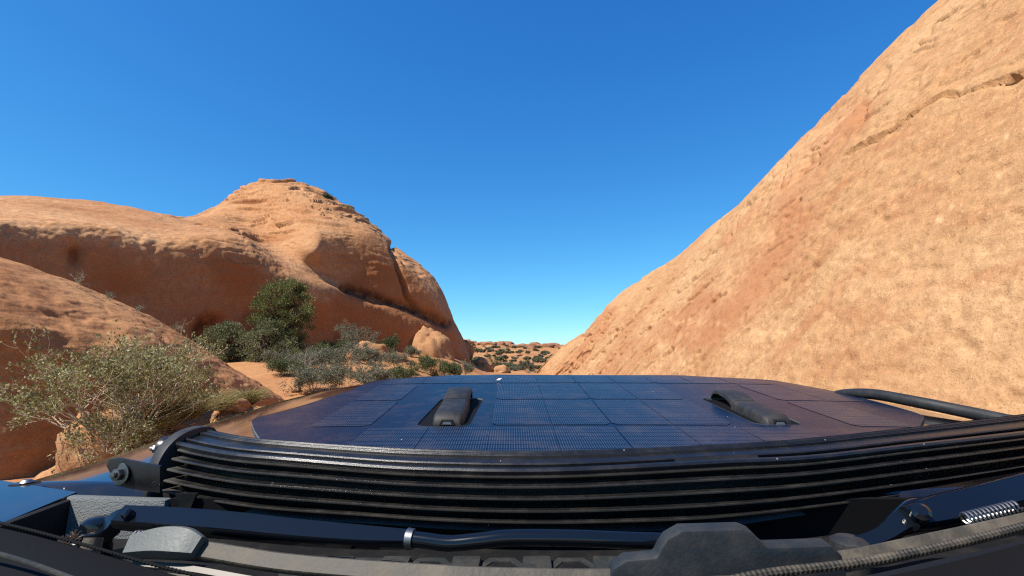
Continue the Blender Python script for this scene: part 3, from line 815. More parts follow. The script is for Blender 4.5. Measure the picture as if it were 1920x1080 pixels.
# the big leafy shrub beside the hood
b0 = at(222, 830, 6.4)
shrub('leafy_shrub', 'big pale twiggy shrub with small green leaves beside the hood', 'shrub', b0, 1.30, .85, 41, M_SHRUB, M_TWIG, 34, 4, .016, 1.5, .036, .0105, 1.7, 2.2, .02, None, 1.6, .16)
b0 = at(300, 825, 6.9)
shrub('twiggy_shrub', 'bare pale twig shrub in front of the fin, right of the leafy shrub', 'shrub', b0, 1.15, .8, 47, M_SHRUB, M_TWIG, 9, 4, .011, .7, .03, .008, 1.0, .6, .02, None, 1.6, .2)
b0 = at(92, 770, 6.3)
shrub('leafy_shrub', 'low leafy sprig reaching left from the big pale shrub', 'shrub', (b0[0] + .35, b0[1], b0[2] - .25), .62, 1.0, 52, M_SHRUB, M_TWIG, 6, 3, .010, 2.6, .034, .010, .85, .3, .02, None, 2.0, .25, (-.8, 0))
b0 = at(200, 850, 6.0)
shrub('dry_brush', 'tangled dry brush at the base of the big leafy shrub', 'shrub', b0, .45, 1.3, 55, M_SHRUB, M_TWIG, 12, 3, .006, 1.5, .03, .008, .9, .1, .03, None, 2.0, .35)
k = 0
for (px, py, y, h, r, n, lab) in ((300, 800, 7.0, .38, .4, 900, 'green gold grass tuft left of the others, below the leafy shrub'), (345, 792, 7.6, .36, .4, 900, 'bushy straw grass tuft next to the left grass tuft'),
                                  (405, 775, 8.6, .30, .3, 600, 'small straw grass tuft left of the small pale rock'), (462, 765, 9.4, .30, .3, 600, 'small straw grass tuft right of the small pale rock'),
                                  (258, 830, 6.6, .33, .4, 700, 'dry grass tuft lowest beside the hood edge')):
    grass('grass_tuft', lab, at(px, py - 6, y), h * 1.35, r, int(n * 1.3), 60 + k, M_STRAW, 'grass tufts along the bank'); k += 1

# brush below the dome
for i, (px, y, h, w, mat, tw, lab, per) in enumerate((
        (570, 17.5, .95, .95, M_SAGE, M_DEAD, 'bare grey dead bush below the tall juniper tree', 0.0),
        (612, 18.5, .80, 1.2, M_SAGE, M_DEAD, 'grey sage bush just right of the bare dead bush', 7),
        (655, 18.8, 1.05, 1.9, M_SAGE, M_DEAD, 'widest grey sage bush behind the hood corner', 8),
        (660, 28, 2.0, 1.9, M_SAGE, M_DEAD, 'tall grey sage bush against the shaded dome wall', 8),
        (727, 30, 1.4, 1.3, M_OLIVE, M_TWIG, 'small olive bush left of the sunlit mound', 8),
        (690, 23, .95, 1.0, M_SAGE, M_DEAD, 'small sage bush in front of the crumbled rock', 7),
        (742, 22, .85, 1.1, M_SAGE, M_TWIG, 'pale sage bush between grey sage and green bush', 7),
        (800, 24, .85, 1.5, M_OLIVE, M_TWIG, 'low green bush touching the hood front edge', 9),
        (838, 28, .75, 1.0, M_OLIVE, M_TWIG, 'low green bush in the middle of the hood edge row', 8),
        (866, 29, 1.05, 1.3, M_SAGE, M_TWIG, 'round grey green bush at the right end of the dome', 9),
        (912, 55, 1.9, 2.6, M_OLIVE, M_TWIG, 'dark green bush behind the dark leaning rock', 9),
        (988, 62, 1.6, 2.0, M_SAGE, M_TWIG, 'grey green bush beside the far track, left of the slope', 9),
        (640, 14.0, .95, 1.5, M_SAGE, M_DEAD, 'full grey sage bush nearest the hood corner', 9),
        (588, 14.6, .75, .9, M_SAGE, M_DEAD, 'small grey sage bush beside the lit sand patch', 7),
        (694, 15.2, .80, 1.2, M_SAGE, M_TWIG, 'round sage bush right of the full sage bush', 9),
        (748, 17.5, .62, 1.1, M_OLIVE, M_TWIG, 'flat olive bush peeping over the hood front corner', 8),
        (542, 16.5, .55, .8, M_OLIVE, M_TWIG, 'small dark bush at the tip of the fin', 7),
        (572, 18.6, .6, .9, M_SAGE, M_TWIG, 'pale low bush on the sand behind the fin tip', 8),
        (603, 21.0, .8, 1.3, M_OLIVE, M_TWIG, 'olive bush between the juniper foot and the grey sage', 8),
        (520, 19.5, .6, 1.0, M_SAGE, M_DEAD, 'shaded grey bush in front of the spreading juniper', 7),
        (770, 33, .7, .9, M_SAGE, M_DEAD, 'tiny dry bush left of the sunlit mound foot', 6),
        (625, 24, .9, 1.3, M_OLIVE, M_TWIG, 'shaded olive bush behind the grey sage bush', 7))):
    p = on_ground(px, y)
    sh = shrub('desert_bush', lab, 'bush', (p[0], p[1], p[2] - .04), h, 1.0, 200 + i, mat, tw, 9, 3, .012 if y < 30 else .02, per, .05 * (y / 22) ** .5, .013 * (y / 22) ** .5, w, .3, .05, 'bushes along the wash', 2.0, .3)
# sprigs on rock rims
for i, (px, py, y, h, lab) in enumerate(((142, 540, 8.95, .30, 'dry sprig on the fin crest farthest left'), (205, 565, 9.35, .18, 'dry sprig on the fin crest, middle one'), (258, 587, 9.72, .15, 'dry sprig on the fin crest, lowest one'),
                                         (338, 634, 10.4, .38, 'tall dry stalks on the fin crest behind the twig shrub'))):
    p = at(px, py, y)
    shrub('dry_sprig', lab, 'sprig', p, h, .7, 260 + i, M_SAGE, M_TWIG, 6, 2, .004, .8, .03, .006, None, .5, .02, 'dry sprigs on the fin crest')
for i, (px, py, y, h, lab) in enumerate(((612, 376, 44.0, .55, 'small dark bush on the dome skyline'), (650, 396, 43, .35, 'straw tuft on the dome skyline below the dark bush'))):
    shrub('rim_bush', lab, 'bush', at(px, py, y), h, 1.0, 270 + i, M_OLIVE if i == 0 else M_STRAW, M_TWIG, 8, 2, .02, 7, .11, .03, None, .3, .06, 'bushes on the dome skyline')
# far scrub on the sandy rise: one bush with parts, then copies
proto = shrub('far_scrub', 'small round desert scrub dotted over the distant sandy rise', 'bush', (0, 0, 0), 1.0, 1.2, 300, M_SCRUB, M_TWIG, 7, 2, .03, 10, .20, .07, 1.7, .2, .10, 'scrub dotted over the distant rise')
proto2 = shrub('far_scrub', 'small round desert scrub dotted over the distant sandy rise', 'bush', (0, 0, 0), .9, 1.2, 301, M_SAGE, M_TWIG, 7, 2, .03, 10, .20, .07, 1.6, .2, .10, 'scrub dotted over the distant rise')
first = [True, True]
for k in range(120):
    y = 70 * (235 / 70) ** RNG.random()
    x = (RNG.uniform(868, 1062) - 960) / F * y
    s = RNG.uniform(.35, .85) * (1 if y < 130 else 1.3)
    src = k % 2
    o = (proto, proto2)[src]
    if first[src]: first[src] = False
    else:
        c = o.copy(); COL.objects.link(c)
        for ch in o.children:
            d = ch.copy(); COL.objects.link(d); d.parent = c
        o = c
    o.location = (x, y, gz(x, y) - .05); o.scale = (s, s, s); o.rotation_euler = (0, 0, RNG.uniform(0, 6.28))

# ------------------------------------------------------------------ the vehicle
veh = empty('off_road_vehicle', (.18, 1.0, 0))
tag(veh, 'black off-road vehicle seen over its hood, with solar panel and light bar', 'vehicle')
VM = Matrix.Translation((-.18, -1.0, 0))
def part(o, parent=veh):
    o.parent = parent
    if parent is veh: o.matrix_parent_inverse = VM
    return o
XC = .18
def half_w(y): return np.interp(y, [.60, .72, .84, 1.09, 1.35, 1.5, 1.6, 1.68, 1.75, 1.80], [.885, .875, .845, .825, .785, .74, .68, .60, .47, .30])
def hood_rel(x, y):
    u = np.abs((np.asarray(x) - XC)) / .87
    return -.172 + .088 * (np.asarray(y) - .7) - .010 * u ** 2 - .010 * sstep(.80, 1.12, u / (half_w(y) / .87)) ** 1.5 - .05 * np.clip(np.asarray(y) - 1.62, 0, 1) ** 1.5
def hood_z(x, y): return CZ + hood_rel(x, y)
def hood_pt(px, py, off=0.0):
    r = ray(px, py)
    lo, hi = .4, 2.2
    for _ in range(50):
        m = .5 * (lo + hi); q = r * (m / r[1])
        if q[2] > hood_rel(q[0], q[1]) + off: lo = m
        else: hi = m
    q = r * (lo / r[1]); q[2] += CZ
    return q
def hood_rear(u): return .672 + .06 * np.clip(np.abs(u), 0, 1) ** 3

# hood shell
nu, nv = 90, 70
G = []
for j in range(nv):
    t = j / (nv - 1)
    row = []
    for i in range(nu):
        u = -1 + 2 * i / (nu - 1)
        y = hood_rear(u) + (1.80 - hood_rear(u)) * (1 - (1 - t) ** 1.6)
        x = XC + u * half_w(y)
        row.append((x, y, hood_z(x, y)))
    G.append(row)
G = np.array(G)
def skirt(G, drop, outw):      # fold the outer rim downwards
    side = lambda e, s: np.concatenate([e, ])
    L = G[:, :1].copy(); L[:, :, 0] -= outw; L[:, :, 2] -= drop; R = G[:, -1:].copy(); R[:, :, 0] += outw; R[:, :, 2] -= drop
    G = np.concatenate([L, G, R], 1)
    Fw = G[-1:].copy(); Fw[:, :, 1] += outw; Fw[:, :, 2] -= drop; Rr = G[:1].copy(); Rr[:, :, 2] -= .03
    return np.concatenate([Rr, G, Fw], 0)
G = skirt(G, .16, .02)
part(obj('hood', np_mesh('hood', G.reshape(-1, 3), grid_faces(G.shape[0], G.shape[1])), M_PAINT))
# fenders, grille and wheels below the hood
for s in (-1, 1):
    m = MB()
    rings = []
    for y, w0 in ((.55, .885), (.9, .86), (1.25, .82), (1.5, .76), (1.68, .62)):
        xi = XC + s * (w0 - .06); xo = XC + s * .98
        rings.append([(xi, y, CZ - .32), (xo - s * .05, y, CZ - .36), (xo, y, CZ - .42), (xo, y, CZ - .52), (xi, y, CZ - .52)])
    m.loft(rings); part(m.build('fender', M_PAINT, bevel=.01))
    w = empty('wheel', (0, 0, 0)); part(w)
    c = np.array([XC + s * .80, 1.25, .42])
    m = MB(); m.loft([ring_arc(c + np.array([dx, 0, 0]), (0, 1, 0), (0, 0, 1), 40, r) for dx, r in ((-.14, .28), (-.14, .39), (-.11, .42), (.11, .42), (.14, .39), (.14, .28))], True, False); m.build('tyre', M_RUBBER, w)
    m = MB(); m.loft([ring_arc(c + np.array([dx, 0, 0]), (0, 1, 0), (0, 0, 1), 40, r) for dx, r in ((-.12, .285), (-.02, .24), (.02, .24), (.12, .285))]); m.build('rim', M_BOLT, w)
m = MB(); m.prism([(XC - .72, 1.45, CZ - .22), (XC + .72, 1.45, CZ - .22), (XC + .72, 1.45, .55), (XC - .72, 1.45, .55)], (0, -1.0, 0)); part(m.build('engine_bay', M_DARK))

# solar panel sheet with two openings
def rounded(poly, r, n=6):
    out_ = []
    P = [np.asarray(p, float) for p in poly]; k = len(P)
    for i in range(k):
        a, b, c = P[i - 1], P[i], P[(i + 1) % k]
        rr = r[i] if hasattr(r, '__len__') else r
        d1 = (a - b); d2 = (c - b); l1, l2 = np.linalg.norm(d1), np.linalg.norm(d2)
        rr = min(rr, .45 * l1, .45 * l2); s = b + d1 / l1 * rr; e = b + d2 / l2 * rr
        for q in range(n + 1):
            t = q / n; out_.append((1 - t) ** 2 * s + 2 * t * (1 - t) * b + t * t * e)
    return [(float(p[0]), float(p[1])) for p in out_]
def inside(p, poly):
    x, y = p; r = False
    for i in range(len(poly)):
        (x0, y0), (x1, y1) = poly[i - 1], poly[i]
        if (y0 > y) != (y1 > y) and x < (x1 - x0) * (y - y0) / (y1 - y0) + x0: r = not r
    return r
px_out = [(600, 838), (476, 812), (470, 792), (560, 768), (660, 735), (706, 716), (800, 709), (960, 706.5), (1150, 707.5), (1330, 710), (1450, 716), (1560, 737), (1660, 762), (1738, 785), (1725, 802), (1600, 822)]
pan = []
for q in px_out[1:-1]:
    h = hood_pt(*q); pan.append((h[0], h[1]))
pan = rounded(pan + [(.62, .80), (.50, .70), (-.30, .70), (-.36, .80)], [.02, .03] + [.05] * 12 + [.03] * 4, 5)
HOLES = [rounded([(XC - .365, 1.0), (XC - .262, 1.0), (XC - .250, 1.30), (XC - .355, 1.30)], .028), rounded([(XC + .292, 1.015), (XC + .388, 1.015), (XC + .392, 1.30), (XC + .288, 1.30)], .028)]
def panel_mesh(outline, holes, lift, thick, step=.035):
    vs, es = [], []
    for poly in [outline] + holes:
        b = len(vs); vs += [Vector(p) for p in poly]; es += [(b + i, b + (i + 1) % len(poly)) for i in range(len(poly))]
    xs_ = [p[0] for p in outline]; ys_ = [p[1] for p in outline]
    for x in np.arange(min(xs_), max(xs_), step):
        for y in np.arange(min(ys_), max(ys_), step):
            if inside((x, y), outline) and not any(inside((x, y), h) for h in holes): vs.append(Vector((x, y)))
    r = delaunay_2d_cdt(vs, es, [], 0, 1e-5)
    V2 = [(v.x, v.y) for v in r[0]]
    fs = [f for f in r[2] if inside(tuple(np.mean([V2[i] for i in f], axis=0)), outline) and not any(inside(tuple(np.mean([V2[i] for i in f], axis=0)), h) for h in holes)]
    return V2, fs
V2, fs = panel_mesh(pan, HOLES, .004, .003)
n = len(V2)
top = [(x, y, hood_z(x, y) + .0062) for x, y in V2]; bot = [(x, y, hood_z(x, y) + .0012) for x, y in V2]
me = bpy.data.meshes.new('solar_panel'); me.from_pydata(top, [], [tuple(f) for f in fs]); me.validate()
for pl in me.polygons: pl.use_smooth = True
panel = part(obj('solar_panel', me, M_PANEL))
m = MB()
for poly in [pan] + HOLES:
    a = [(x, y, hood_z(x, y) + .0066) for x, y in poly]; b = [(x, y, hood_z(x, y) + .0005) for x, y in poly]
    m.loft([a, b], True, False)
edge = m.build('edge_trim', M_EDGE, panel)
# cells
CW, X0 = .1165, -.04 - 4 * .1165
for (ya, yb) in ((.745, .997), (1.008, 1.268), (1.281, 1.535), (1.548, 1.70)):
    for k in range(13):
        xa = X0 + k * CW + .0009; xb = xa + CW - .0018
        ch = .012; odd = (k % 2 == 0)
        poly = [(xa + (ch if odd else 0), ya), (xb - (0 if odd else ch), ya)] + ([(xb, ya + ch)] if not odd else []) + ([(xb, yb - ch)] if not odd else [(xb, yb)]) + [(xb - (0 if odd else ch), yb), (xa + (ch if odd else 0), yb)] + ([(xa, yb - ch), (xa, ya + ch)] if odd else [])
        poly = [p for i, p in enumerate(poly) if i == 0 or (abs(p[0] - poly[i - 1][0]) + abs(p[1] - poly[i - 1][1])) > 1e-6]
        if not all(inside((x, y), pan) for x, y in poly): continue
        if any(inside(p, h) for h in HOLES for p in poly) or any(xa < hx < xb and ya < hy < yb for h in HOLES for hx, hy in h): continue
        Vc, fc = panel_mesh(poly, [], 0, 0, .03)
        mm = bpy.data.meshes.new('solar_cell'); mm.from_pydata([(x, y, hood_z(x, y) + .0070) for x, y in Vc], [], [tuple(f) for f in fc])
        for pl in mm.polygons: pl.use_smooth = True
        obj('solar_cell', mm, M_CELL, panel)

# hood bumpers standing in the openings
def bumper(xc, wd, hs):
    root = empty('hood_bumper'); part(root)
    zb = lambda y: hood_z(xc, y)
    m = MB(); tw = wd * 1.45
    m.prism([(xc - tw, .985, zb(.985) + .0035), (xc + tw, .985, zb(.985) + .0035), (xc + tw, 1.315, zb(1.315) + .0035), (xc - tw, 1.315, zb(1.315) + .0035)], (0, 0, -.002))
    m.build('shade_plate', M_BLACK, root)  # black plate added to stand for the shaded depth of the opening
    def sec(y, h, w, b=0.0):
        h *= hs; b *= hs; y = 1.02 + (y - .992) * (1.303 - 1.02) / (1.303 - .992)
        z = zb(y) + b
        return [(xc - w, y, z), (xc - w * .95, y, z + .62 * (h - b)), (xc - w * .86, y, z + .90 * (h - b)), (xc - w * .74, y, z + (h - b)), (xc + w * .74, y, z + (h - b)), (xc + w * .86, y, z + .90 * (h - b)), (xc + w * .95, y, z + .62 * (h - b)), (xc + w, y, z)]
    w = wd * .62
    m = MB(); m.loft([sec(.992, .010, w * .86), sec(.998, .019, w * .95), sec(1.012, .0245, w), sec(1.06, .026, w), sec(1.12, .027, w), sec(1.15, .028, w), sec(1.165, .0285, w)])
    m.build('body', M_RUBBER, root)
    m = MB(); m.loft([sec(1.155, .029, w * .99, .010), sec(1.175, .034, w * .98, .019), sec(1.20, .039, w * .97, .026), sec(1.25, .040, w * .94, .029), sec(1.28, .036, w * .92, .024), sec(1.298, .026, w * .90, .010), sec(1.303, .012, w * .88, .0)])
    m.build('arch', M_RUBBER, root)
    z = zb(1.02)
    m = MB(); hexw = w * .50
    m.prism([(xc - hexw, 1.0165, z + .0045), (xc - hexw * .7, 1.0165, z + .0135), (xc + hexw * .7, 1.0165, z + .0135), (xc + hexw, 1.0165, z + .0045)], (0, .012, .002)); m.build('nozzle_frame', M_DARK, root)
    m = MB(); m.prism([(xc - hexw * .6, 1.0145, z + .006), (xc - hexw * .45, 1.0145, z + .0105), (xc + hexw * .45, 1.0145, z + .0105), (xc + hexw * .6, 1.0145, z + .006)], (0, .004, 0)); m.build('nozzle', M_LENS, root)
bumper(XC - .306, .050, 1.0); bumper(XC + .340, .045, .86)

# ---------------- light bar
ST = [((393, 808, -.116), (285, 930, -.186)), ((500, 826, -.119), (480, 963, -.189)), ((700, 840, -.123), (700, 979, -.192)), ((850, 846, -.1245), (850, 989, -.1935)), ((1000, 848, -.125), (1000, 993, -.194)), ((1150, 845, -.1245), (1150, 992, -.194)),
      ((1330, 837, -.122), (1330, 985, -.193)), ((1500, 825, -.118), (1500, 965, -.191)), ((1700, 804, -.112), (1700, 937, -.188)), ((1920, 777, -.103), (1920, 896, -.184)), ((2010, 765, -.099), (2010, 878, -.182))]
NT = 60
Tt = crom([atz(*a) for a, b in ST], NT); Bt = crom([atz(*b) for a, b in ST], NT)
Tan = np.gradient(.5 * (Tt + Bt), axis=0); Tan /= np.linalg.norm(Tan, axis=1, keepdims=True)
Ax = Bt - Tt; LEN = np.linalg.norm(Ax, axis=1, keepdims=True)
Nrm = np.cross(Ax, Tan); Nrm /= np.linalg.norm(Nrm, axis=1, keepdims=True)
Nrm = np.where(Nrm[:, 2:] < 0, -Nrm, Nrm)
Hor = np.stack([-Tan[:, 1], Tan[:, 0], np.zeros(NT)], 1); Hor /= np.linalg.norm(Hor, axis=1, keepdims=True)     # pointing ahead
Hor = np.where(Hor[:, 1:2] < 0, -Hor, Hor)
arc = lambda a: .24 * math.sin(math.pi * min(max(a, 0), 1)) ** .8
def bar_pts(i, prof): return [Tt[i] + a * Ax[i] + b * LEN[i] * Nrm[i] for a, b in prof]
light_bar = empty('light_bar'); part(light_bar)
light_bar['label'] = 'long curved black finned light bar across the rear of the hood'
def rib(a, w, h): return [(a - w, arc(a - w)), (a - w * .6, arc(a) + h), (a + w * .6, arc(a) + h), (a + w, arc(a + w))]
prof = [(0.0, -.30), (0.0, .0), (.015, .05)] + rib(.055, .022, .022) + rib(.105, .012, .012) + rib(.14, .012, .012) + [(.165, arc(.165) - .02), (.22, arc(.22) - .02), (.29, arc(.29) - .02)] + rib(.325, .018, .018) + [(.36, arc(.36) - .03)]
prof += [(.385, arc(.385) + .015), (.405, arc(.405) + .045), (.435, arc(.435) + .055), (.465, arc(.465) + .045), (.485, arc(.485) + .01), (.50, arc(.5) - .10), (.62, -.02), (.80, -.06), (.97, -.10), (.95, -.30)]
m = MB(); m.loft([bar_pts(i, prof) for i in range(NT)]); m.build('housing', M_BAR, light_bar, ang=25)
for a, dpt in ((.515, .030), (.635, .034), (.755, .034), (.865, .030), (.955, .022)):
    rings = []
    for i in range(1, NT):
        e = Tt[i] + a * Ax[i] + (arc(a) + .02) * LEN[i] * Nrm[i]
        q = Hor[i] * dpt + np.array([0, 0, .001])
        h_ = Hor[i]; rings.append([e + h_ * .0028 + np.array([0, 0, .0010]), e + h_ * .0012 + np.array([0, 0, .0009]), e + np.array([0, 0, .0002]), e + np.array([0, 0, -.0014]), e + h_ * .001 + np.array([0, 0, -.0024]), e + q + np.array([0, 0, -.0032]), e + q])
    m = MB(); m.loft(rings); m.build('cooling_fin', M_FIN_METAL, light_bar, ang=30)
# label recess strip
m = MB(); rings = []
for i in range(NT):
    pxi = project(Tt[i:i + 1])[0][0]
    if 1235 < pxi < 1425:
        e = Tt[i] + .335 * Ax[i] + (arc(.335) + .021) * LEN[i] * Nrm[i]; f_ = Tt[i] + .395 * Ax[i] + (arc(.395) + .034) * LEN[i] * Nrm[i]
        rings.append([e, f_, f_ - .003 * Nrm[i], e - .003 * Nrm[i]])
m.loft(rings); m.build('rating_plate', M_DARK, light_bar)
# end cap
capp = [(-.04, -.3), (-.05, .02)] + [(a, arc(a) + .09) for a in np.linspace(.0, 1.0, 14)] + [(1.05, .02), (1.04, -.12), (.96, -.32)]
ca = [p - Tan[0] * .012 for p in bar_pts(0, capp)]; cb = [p + Tan[0] * .008 for p in bar_pts(0, capp)]
m = MB(); m.loft([ca, cb]); m.build('end_cap', M_RUBBER, light_bar, bevel=.002)
i = NT - 1
m = MB(); m.loft([[p - Tan[i] * .008 for p in bar_pts(i, capp)], [p + Tan[i] * .012 for p in bar_pts(i, capp)]]); m.build('end_cap', M_RUBBER, light_bar, bevel=.002)
# mounting bracket with bolts at the left end
yb = .665
pl = [at(203, 861, yb), at(222, 859, yb), at(300, 874, yb - .002), at(300, 925, yb - .002), at(246, 917, yb), at(216, 911, yb), at(209, 893, yb), at(199, 874, yb)]
m = MB(); m.prism(pl, (0, .005, 0)); m.build('bracket', M_BAR, light_bar, bevel=.001)
def hexbolt(c, ax, r, L, mat, n=6):
    ax = np.asarray(ax, float); ax /= np.linalg.norm(ax); a = np.cross(ax, (0, 0, 1)); a /= np.linalg.norm(a); b = np.cross(a, ax)
    m = MB(); m.loft([ring_arc(c, a, b, 24, r * 1.75), ring_arc(c + ax * .0018, a, b, 24, r * 1.75)])
    m.loft([ring_arc(c + ax * .0018, a, b, n, r), ring_arc(c + ax * L, a, b, n, r)])
    m.loft([ring_arc(c + ax * L, a, b, 12, r * .55), ring_arc(c + ax * (L + .004), a, b, 12, r * .5)])
    return m.build('bolt', mat, light_bar, bevel=.0004)
hexbolt(at(227, 889, yb - .0003), (-.25, -1, .1), .0075, .008, M_BOLT)
p = at(300, 842, .735)
hexbolt(p, (-1, -.25, .1), .006, .008, M_STEEL)
m = MB(); m.loft([ring_arc(p + np.array([.003, 0, 0]), (0, 1, 0), (0, 0, 1), 28, .017), ring_arc(p + np.array([.012, 0, 0]), (0, 1, 0), (0, 0, 1), 28, .017)]); m.build('clamp_disc', M_BAR, light_bar, bevel=.001)
m = MB(); q = atz(310, 900, -.183); m.prism([q + np.array([0, 0, .01]), q + np.array([.03, 0, .012]), q + np.array([.028, 0, -.024]), q + np.array([.012, 0, -.026])], (0, .006, 0)); m.build('foot_tab', M_BAR, light_bar)
# lower tab seen under the bar
q = at(345, 945, .645); m = MB(); m.prism([q + np.array([-.012, 0, .012]), q + np.array([.014, 0, .012]), q + np.array([.008, 0, -.006]), q + np.array([0, 0, -.009]), q + np.array([-.006, 0, -.004])], (0, .005, 0)); m.build('foot_tab', M_BAR, light_bar)

# ---------------- cowl, recess and grille
zc = CZ - .174
m = MB(); m.prism([(-.745, .38, zc - .022), (-.545, .38, zc - .022), (-.545, .668, zc), (-.70, .718, zc + .0035), (-.745, .715, zc + .0035)], (0, 0, -.10)); part(m.build('cowl_panel', M_PAINT))
m = MB(); m.prism([(.90, .40, zc), (1.16, .40, zc - .01), (1.16, .72, zc), (.90, .67, zc)], (0, 0, -.10)); part(m.build('cowl_panel', M_PAINT, bevel=.004))
m = MB(); m.prism([(-.545, .652, zc - .001), (-.535, .648, zc - .001), (-.418, .644, zc - .003), (-.418, .66, zc - .004), (-.545, .664, zc - .001)], (.004, -.012, -.085)); part(m.build('cowl_wall', M_COWL, bevel=.004))
m = MB(); m.prism([(-.416, .650, zc - .003), (.90, .650, zc - .004), (.90, .66, zc - .004), (-.416, .66, zc - .004)], (.0, .002, -.085)); part(m.build('cowl_wall', M_BLACK))  # same wall under the light bar, the bar's shadow painted in as black
m = MB(); m.prism([(-.545, .652, zc - .004), (-.545, .40, zc - .012), (-.535, .40, zc - .012), (-.535, .652, zc - .004)], (0.006, 0, -.085)); part(m.build('cowl_side_wall', M_DARK, bevel=.002))
m = MB(); m.prism([(-.56, .36, zc - .082), (.92, .36, zc - .082), (.92, .66, zc - .082), (-.56, .66, zc - .082)], (0, 0, -.01)); part(m.build('cowl_floor', M_DARK))
# screw in the painted cowl
c = atz(44, 908, -.1735); m = MB(); m.loft([ring_arc(c + np.array([0, 0, .0002]), (1, 0, 0), (0, 1, 0), 24, .018, .018), ring_arc(c + np.array([0, 0, .0015]), (1, 0, 0), (0, 1, 0), 24, .014, .014)]); s_ = part(m.build('cowl_screw', M_DARK))
m = MB(); m.loft([ring_arc(c + np.array([.004, 0, .003]), (1, 0, 0), (0, 1, 0), 16, .008), ring_arc(c + np.array([.004, 0, .006]), (1, 0, 0), (0, 1, 0), 16, .005)]); m.build('screw_head', M_STEEL, s_)
# grille: hexagon frames, square pads, ribbed mesh underneath
gr = empty('cowl_grille'); part(gr)
gy = .555; gzv = CZ - .222
m = MB()
for k in range(90):
    x = -.26 + k * .0052
    m.prism([(x, gy - .05, gzv - .012), (x + .0022, gy - .05, gzv - .012), (x + .0022, gy + .04, gzv - .012), (x, gy + .04, gzv - .012)], (0, 0, -.006))
for k in range(14):
    y = gy - .05 + k * .007
    m.prism([(-.26, y, gzv - .0135), (.21, y, gzv - .0135), (.21, y + .0022, gzv - .0135), (-.26, y + .0022, gzv - .0135)], (0, 0, -.004))
o = m.build('mesh_screen', M_GRILLE, gr); o['kind'] = 'stuff'
pads = [at(px, 1052, gy)[0] for px in (625, 735, 870, 1005, 1140)]
for x in pads:
    m = MB(); m.prism([(x - .015, gy - .035, gzv - .012), (x + .015, gy - .035, gzv - .012), (x + .017, gy + .02, gzv - .012), (x - .013, gy + .02, gzv - .012)], (0, 0, .02)); m.build('pad', M_GRILLE, gr, bevel=.003)
for px in (570, 680, 803, 940, 1075, 1200):
    x = at(px, 1050, gy)[0]
    hx = lambda r, r2: [(x + r, gy, gzv), (x + r * .5, gy + r2, gzv), (x - r * .5, gy + r2, gzv), (x - r, gy, gzv), (x - r * .5, gy - r2, gzv), (x + r * .5, gy - r2, gzv)]
    up_ = lambda ps, d: [(a, b, c + d) for a, b, c in ps]
    m = MB(); m.loft([up_(hx(.027, .026), -.012), up_(hx(.027, .026), .003), up_(hx(.019, .016), .003), up_(hx(.019, .016), -.012)], True, False); m.build('hexagon_frame', M_GRILLE, gr)
    for s in (-1, 1):
        m = MB(); m.prism([(x + s * .027, gy - .004, gzv - .003), (x + s * .04, gy - .004, gzv - .003), (x + s * .04, gy + .004, gzv - .003), (x + s * .027, gy + .004, gzv - .003)], (0, 0, .006)); m.build('link', M_GRILLE, gr)

# ---------------- wipers
def ribbon(path, w, th, up=(0, 0, 1), roll=0.0, name='arm', mat=None, parent=None, bevel=.002):
    path = crom([np.asarray(p) for p in path], max(12, len(path) * 6)); ww = crom(np.asarray(w, float)[:, None], len(path))[:, 0]; tt = crom(np.asarray(th, float)[:, None], len(path))[:, 0]
    rings = []
    for i, p in enumerate(path):
        t = path[min(i + 1, len(path) - 1)] - path[max(i - 1, 0)]; t /= np.linalg.norm(t)
        a = np.cross(t, up); a /= np.linalg.norm(a); b = np.cross(a, t)
        a2 = a * math.cos(roll) + b * math.sin(roll); b2 = -a * math.sin(roll) + b * math.cos(roll)
        h, k = ww[i] / 2, tt[i] / 2
        rings.append([p + a2 * h * .8 + b2 * k, p + a2 * h + b2 * k * .4, p + a2 * h - b2 * k, p - a2 * h - b2 * k, p - a2 * h + b2 * k * .4, p - a2 * h * .8 + b2 * k])
    m = MB(); m.loft(rings); return m.build(name, mat, parent, ang=40)
wip = empty('wiper'); part(wip); wip['label'] = 'long windscreen wiper lying across the cowl below the light bar'
piv = at(183, 984, .585)
m = MB(); m.loft([ring_arc(piv + np.array([0, 0, dz]), (1, 0, 0), (0, 1, 0), 24, r) for dz, r in ((-.04, .015), (-.004, .0165), (.004, .015), (.0075, .010), (.0085, .002))]); m.build('pivot_cap', M_ARM, wip)
ribbon([at(158, 1004, .575), at(195, 996, .578), at(222, 975, .582), at(250, 966, .583)], [.020, .022, .022, .018], [.012, .013, .014, .012], roll=-.5, name='arm_head', mat=M_ARM, parent=wip)
ribbon([at(226, 968, .578), at(300, 973, .572), at(420, 982, .558), at(560, 996, .545), at(690, 1006, .534), at(772, 1010, .527)], [.024, .025, .025, .023, .020, .015], [.012, .014, .014, .013, .012, .011], roll=-.62, name='arm', mat=M_ARM, parent=wip)
c = at(236, 963, .566); m = MB(); nn = np.array([-.3, -.75, .6]); nn /= np.linalg.norm(nn); a_ = np.cross(nn, (0, 0, 1)); a_ /= np.linalg.norm(a_); b_ = np.cross(a_, nn)
m.loft([ring_arc(c - nn * .006, a_, b_, 20, .0055), ring_arc(c + nn * .001, a_, b_, 20, .0055), ring_arc(c + nn * .003, a_, b_, 20, .003)]); m.build('rivet', M_ARM, wip)
m = MB(); m.tube(crom([at(768, 1010, .527), at(800, 1014, .524), at(845, 1019, .520), at(900, 1014, .517), at(960, 1008, .515), at(1080, 1009, .510), at(1180, 1013, .506), at(1290, 1016, .50)], 40), .0075, 14); m.build('rod', M_ARM, wip)
c0, c1 = at(764, 1010, .5272), at(776, 1011, .526); m = MB(); m.tube([c0, c1], [.0100, .0092], 16); m.build('crimp', M_STEEL, wip)
